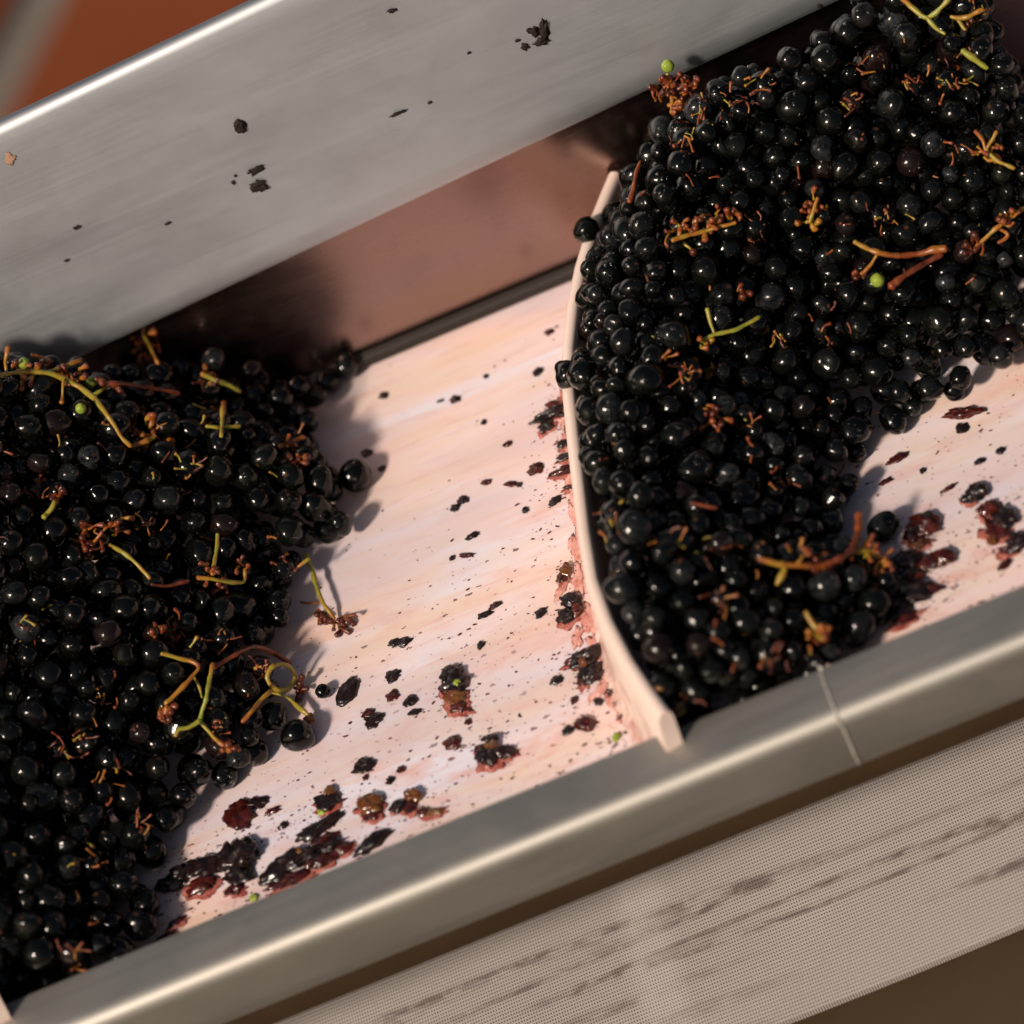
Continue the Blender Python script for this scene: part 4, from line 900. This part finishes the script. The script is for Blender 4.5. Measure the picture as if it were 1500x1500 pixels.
# small scraps on the bare belt
small = [(562, 580, 8, 5, -15), (667, 586, 7, 6, 30), (645, 588, 5, 2, 20), (712, 552, 4, 3, 0), (709, 619, 4, 4, 0), (744, 651, 7, 4, 25), (679, 733, 8, 6, 50), (667, 745, 7, 5, 35), (692, 786, 10, 4, 25), (683, 814, 4, 9, 70), (663, 818, 4, 4, 0),
         (805, 487, 6, 5, 20), (788, 545, 8, 6, 40), (560, 687, 6, 4, 20), (770, 748, 5, 4, 20), (792, 898, 9, 5, 30), (705, 946, 5, 5, 0), (591, 941, 13, 6, 18), (577, 942, 8, 4, 20), (816, 997, 9, 6, 30), (711, 901, 10, 4, 20), (608, 1044, 9, 4, 10),
         (761, 711, 4, 4, 0), (728, 887, 8, 3, 30), (814, 734, 9, 5, 30), (686, 1058, 5, 4, 30), (576, 990, 10, 8, 40), (588, 1128, 6, 5, 20), (536, 1140, 4, 4, 0), (572, 1144, 7, 5, 50), (400, 1188, 12, 4, 22), (415, 1210, 8, 4, 30), (876, 1028, 6, 6, 40), (842, 1026, 5, 5, 0), (1352, 690, 4, 4, 0), (1390, 716, 12, 3, 32)]
SMARKS = [(664, 1005, "the largest crushed grape"), (725, 1103, "the olive crushed grape"), (806, 612, "the torn skins by the cleat"), (860, 975, "the glistening crushed grape"), (838, 890, "the brown skins by the cleat"), (543, 1182, "the amber pulp"), (509, 1015, "the leaf-shaped skin"), (520, 697, "the jutting plump grape"), (602, 1028, "the grey-black skin curl"), (480, 1176, "the skin with a brown berry half"), (1316, 672, "the reddish curved scrap")]
SL = placed({("d", k): (q[0], q[1]) for k, q in enumerate(small)}, SMARKS, "small dark scrap")
for k, (x, y, a, b, g) in enumerate(small):
    skin(SL[("d", k)], x, y, a, b, g, random.choice([M_SKIN, M_SKIN, M_RED]), 2.5, 0.4, "small scraps on the belt", "grape_scrap", "grape scrap")
redd = [(786, 687, 10, 9, 40), (538, 664, 9, 5, -15), (712, 707, 5, 6, 80), (749, 710, 5, 9, 70), (724, 888, 8, 4, 35), (540, 1046, 9, 7, 30), (576, 1020, 9, 7, 30)]
SR = placed({k: (q[0], q[1]) for k, q in enumerate(redd)}, SMARKS, "rusty red scrap")
for k, (x, y, a, b, g) in enumerate(redd):
    skin(SR[k], x, y, a, b, g, M_RED, 2.5, 0.4, "red scraps on the belt", "grape_scrap", "grape scrap")
# flecks of dried juice
vs_, fs_ = [], []
PT = [(r_ * math.cos(q), r_ * math.sin(q)) for q in np.linspace(0, 2 * math.pi, 8)[:-1] for r_ in (1,)]
def fleck(u, v, a, b, g):
    n0 = len(vs_); vs_.append((u, v, 0.0005))
    for (cx_, cy_) in PT:
        f = random.uniform(0.6, 1.3); x, y = cx_ * a * f, cy_ * b * f
        vs_.append((u + x * math.cos(g) - y * math.sin(g), v + x * math.sin(g) + y * math.cos(g), 0.00022))
    for j in range(7): fs_.append((n0, n0 + 1 + j, n0 + 1 + (j + 1) % 7))
for (x, y, r_) in SPOTS:
    for _ in range(16):
        p = at_h(x + random.gauss(0, r_ * 1.1), y + random.gauss(0, r_ * 1.1))
        if VRAIL < p[1] < VTOP - 0.004:
            s = random.choice([0.5, 0.6, 0.8, 1.0, 1.6]) * MM; fleck(p[0], p[1], s * random.uniform(1, 2.6), s, random.gauss(0.15, 0.4))
for _ in range(13000):
    x, y = random.uniform(240, 1500), random.uniform(430, 1400)
    p = at_h(x, y)
    if p[1] > VTOP - 0.004 or p[1] < VRAIL: continue
    w = ((VTOP - p[1]) / (VTOP - VRAIL)) ** 2.2 * 0.95 + 0.03
    near = abs(p[0] - np.interp(p[1], TOP[::-1, 1], TOP[::-1, 0]))
    if near < 0.035: w += 0.30
    w *= 0.35 + 1.1 * max(0, noise.noise(Vector((p[0] * 30, p[1] * 80, 3.0))) + 0.25)
    if random.random() > w: continue
    s = random.choice([0.35, 0.5, 0.5, 0.7, 0.7, 0.9, 1.3, 1.9]) * MM
    fleck(p[0], p[1], s * random.uniform(1.0, 2.4), s, random.gauss(0.15, 0.35))
o = mk("juice_flecks", vs_, fs_, M_FLECK); tag(o, "fine dried juice flecks spattered over the white belt", "juice flecks", kind="stuff")

# ------------------------------------------------------------------ scraps on the upper panel
def on_panel(label, x, y, rx, ry, ang, material, t=2.0, name="dried_scrap", cat="dried scrap", jag=0.45, group=None):
    SEED[0] += 1; P, nn, d = panel_point(x, y); ux = np.array([1.0, 0, 0])
    vs, fs = scrap_geo(SEED[0], rx * MM, ry * MM * 1.05, t * MM, math.radians(ang) , jag=jag, fine=0.2)
    W = P + vs[:, :1] * ux + vs[:, 1:2] * d + (vs[:, 2:3] + 0.0003) * nn
    o = mk(name, W, fs, material, base=P); tag(o, label, cat, group)
on_panel("round black scrap on the upper steel panel, highest of the left three", 352, 185, 9, 10, 0, M_DRY, 5, jag=0.3)
on_panel("small slanted brown scrap on the upper steel panel, middle of the left three", 375, 249, 12, 5, 5, M_DRY, 3)
on_panel("triangular brown scrap on the upper steel panel, lowest of the left three", 379, 272, 11, 9, 0, M_DRY, 4, jag=0.5)
on_panel("upright dark flake of the top cluster on the steel panel", 797, 44, 6, 15, -20, M_DRY, 4)
on_panel("left dark flake of the top cluster on the steel panel", 782, 46, 9, 6, -60, M_DRY, 3)
on_panel("lower dark flake of the top cluster on the steel panel", 793, 61, 11, 5, -10, M_DRY, 4)
on_panel("tiny dark flake below the top cluster on the steel panel", 769, 68, 5, 5, 0, M_DRY, 2)
on_panel("thin dark splinter on the lower middle of the steel panel", 584, 165, 12, 2.5, 0, M_DRY, 2)
on_panel("small brown speck near the top edge of the steel panel", 574, 15, 7, 3, -15, M_DRY, 1)
on_panel("faint rusty spot at the far left of the steel panel", 15, 232, 8, 8, 0, M_RUST, 0.5)
specks = [(113, 333, 5, 3), (342, 267, 3, 3), (345, 257, 2, 2), (630, 150, 3, 2), (687, 77, 3, 2), (758, 59, 4, 2), (246, 327, 5, 2), (98, 381, 4, 2), (1200, 8, 3, 3)]
PMARKS = [(352, 185, "the round black scrap"), (379, 272, "the triangular scrap"), (584, 165, "the thin splinter"), (793, 50, "the top flake cluster")]
SPL = placed({k: (q[0], q[1]) for k, q in enumerate(specks)}, PMARKS, "tiny speck")
for k, (x, y, a, b) in enumerate(specks):
    on_panel(SPL[k], x, y, a, b, 0, M_DRY, 1, group="tiny specks on the steel panel")
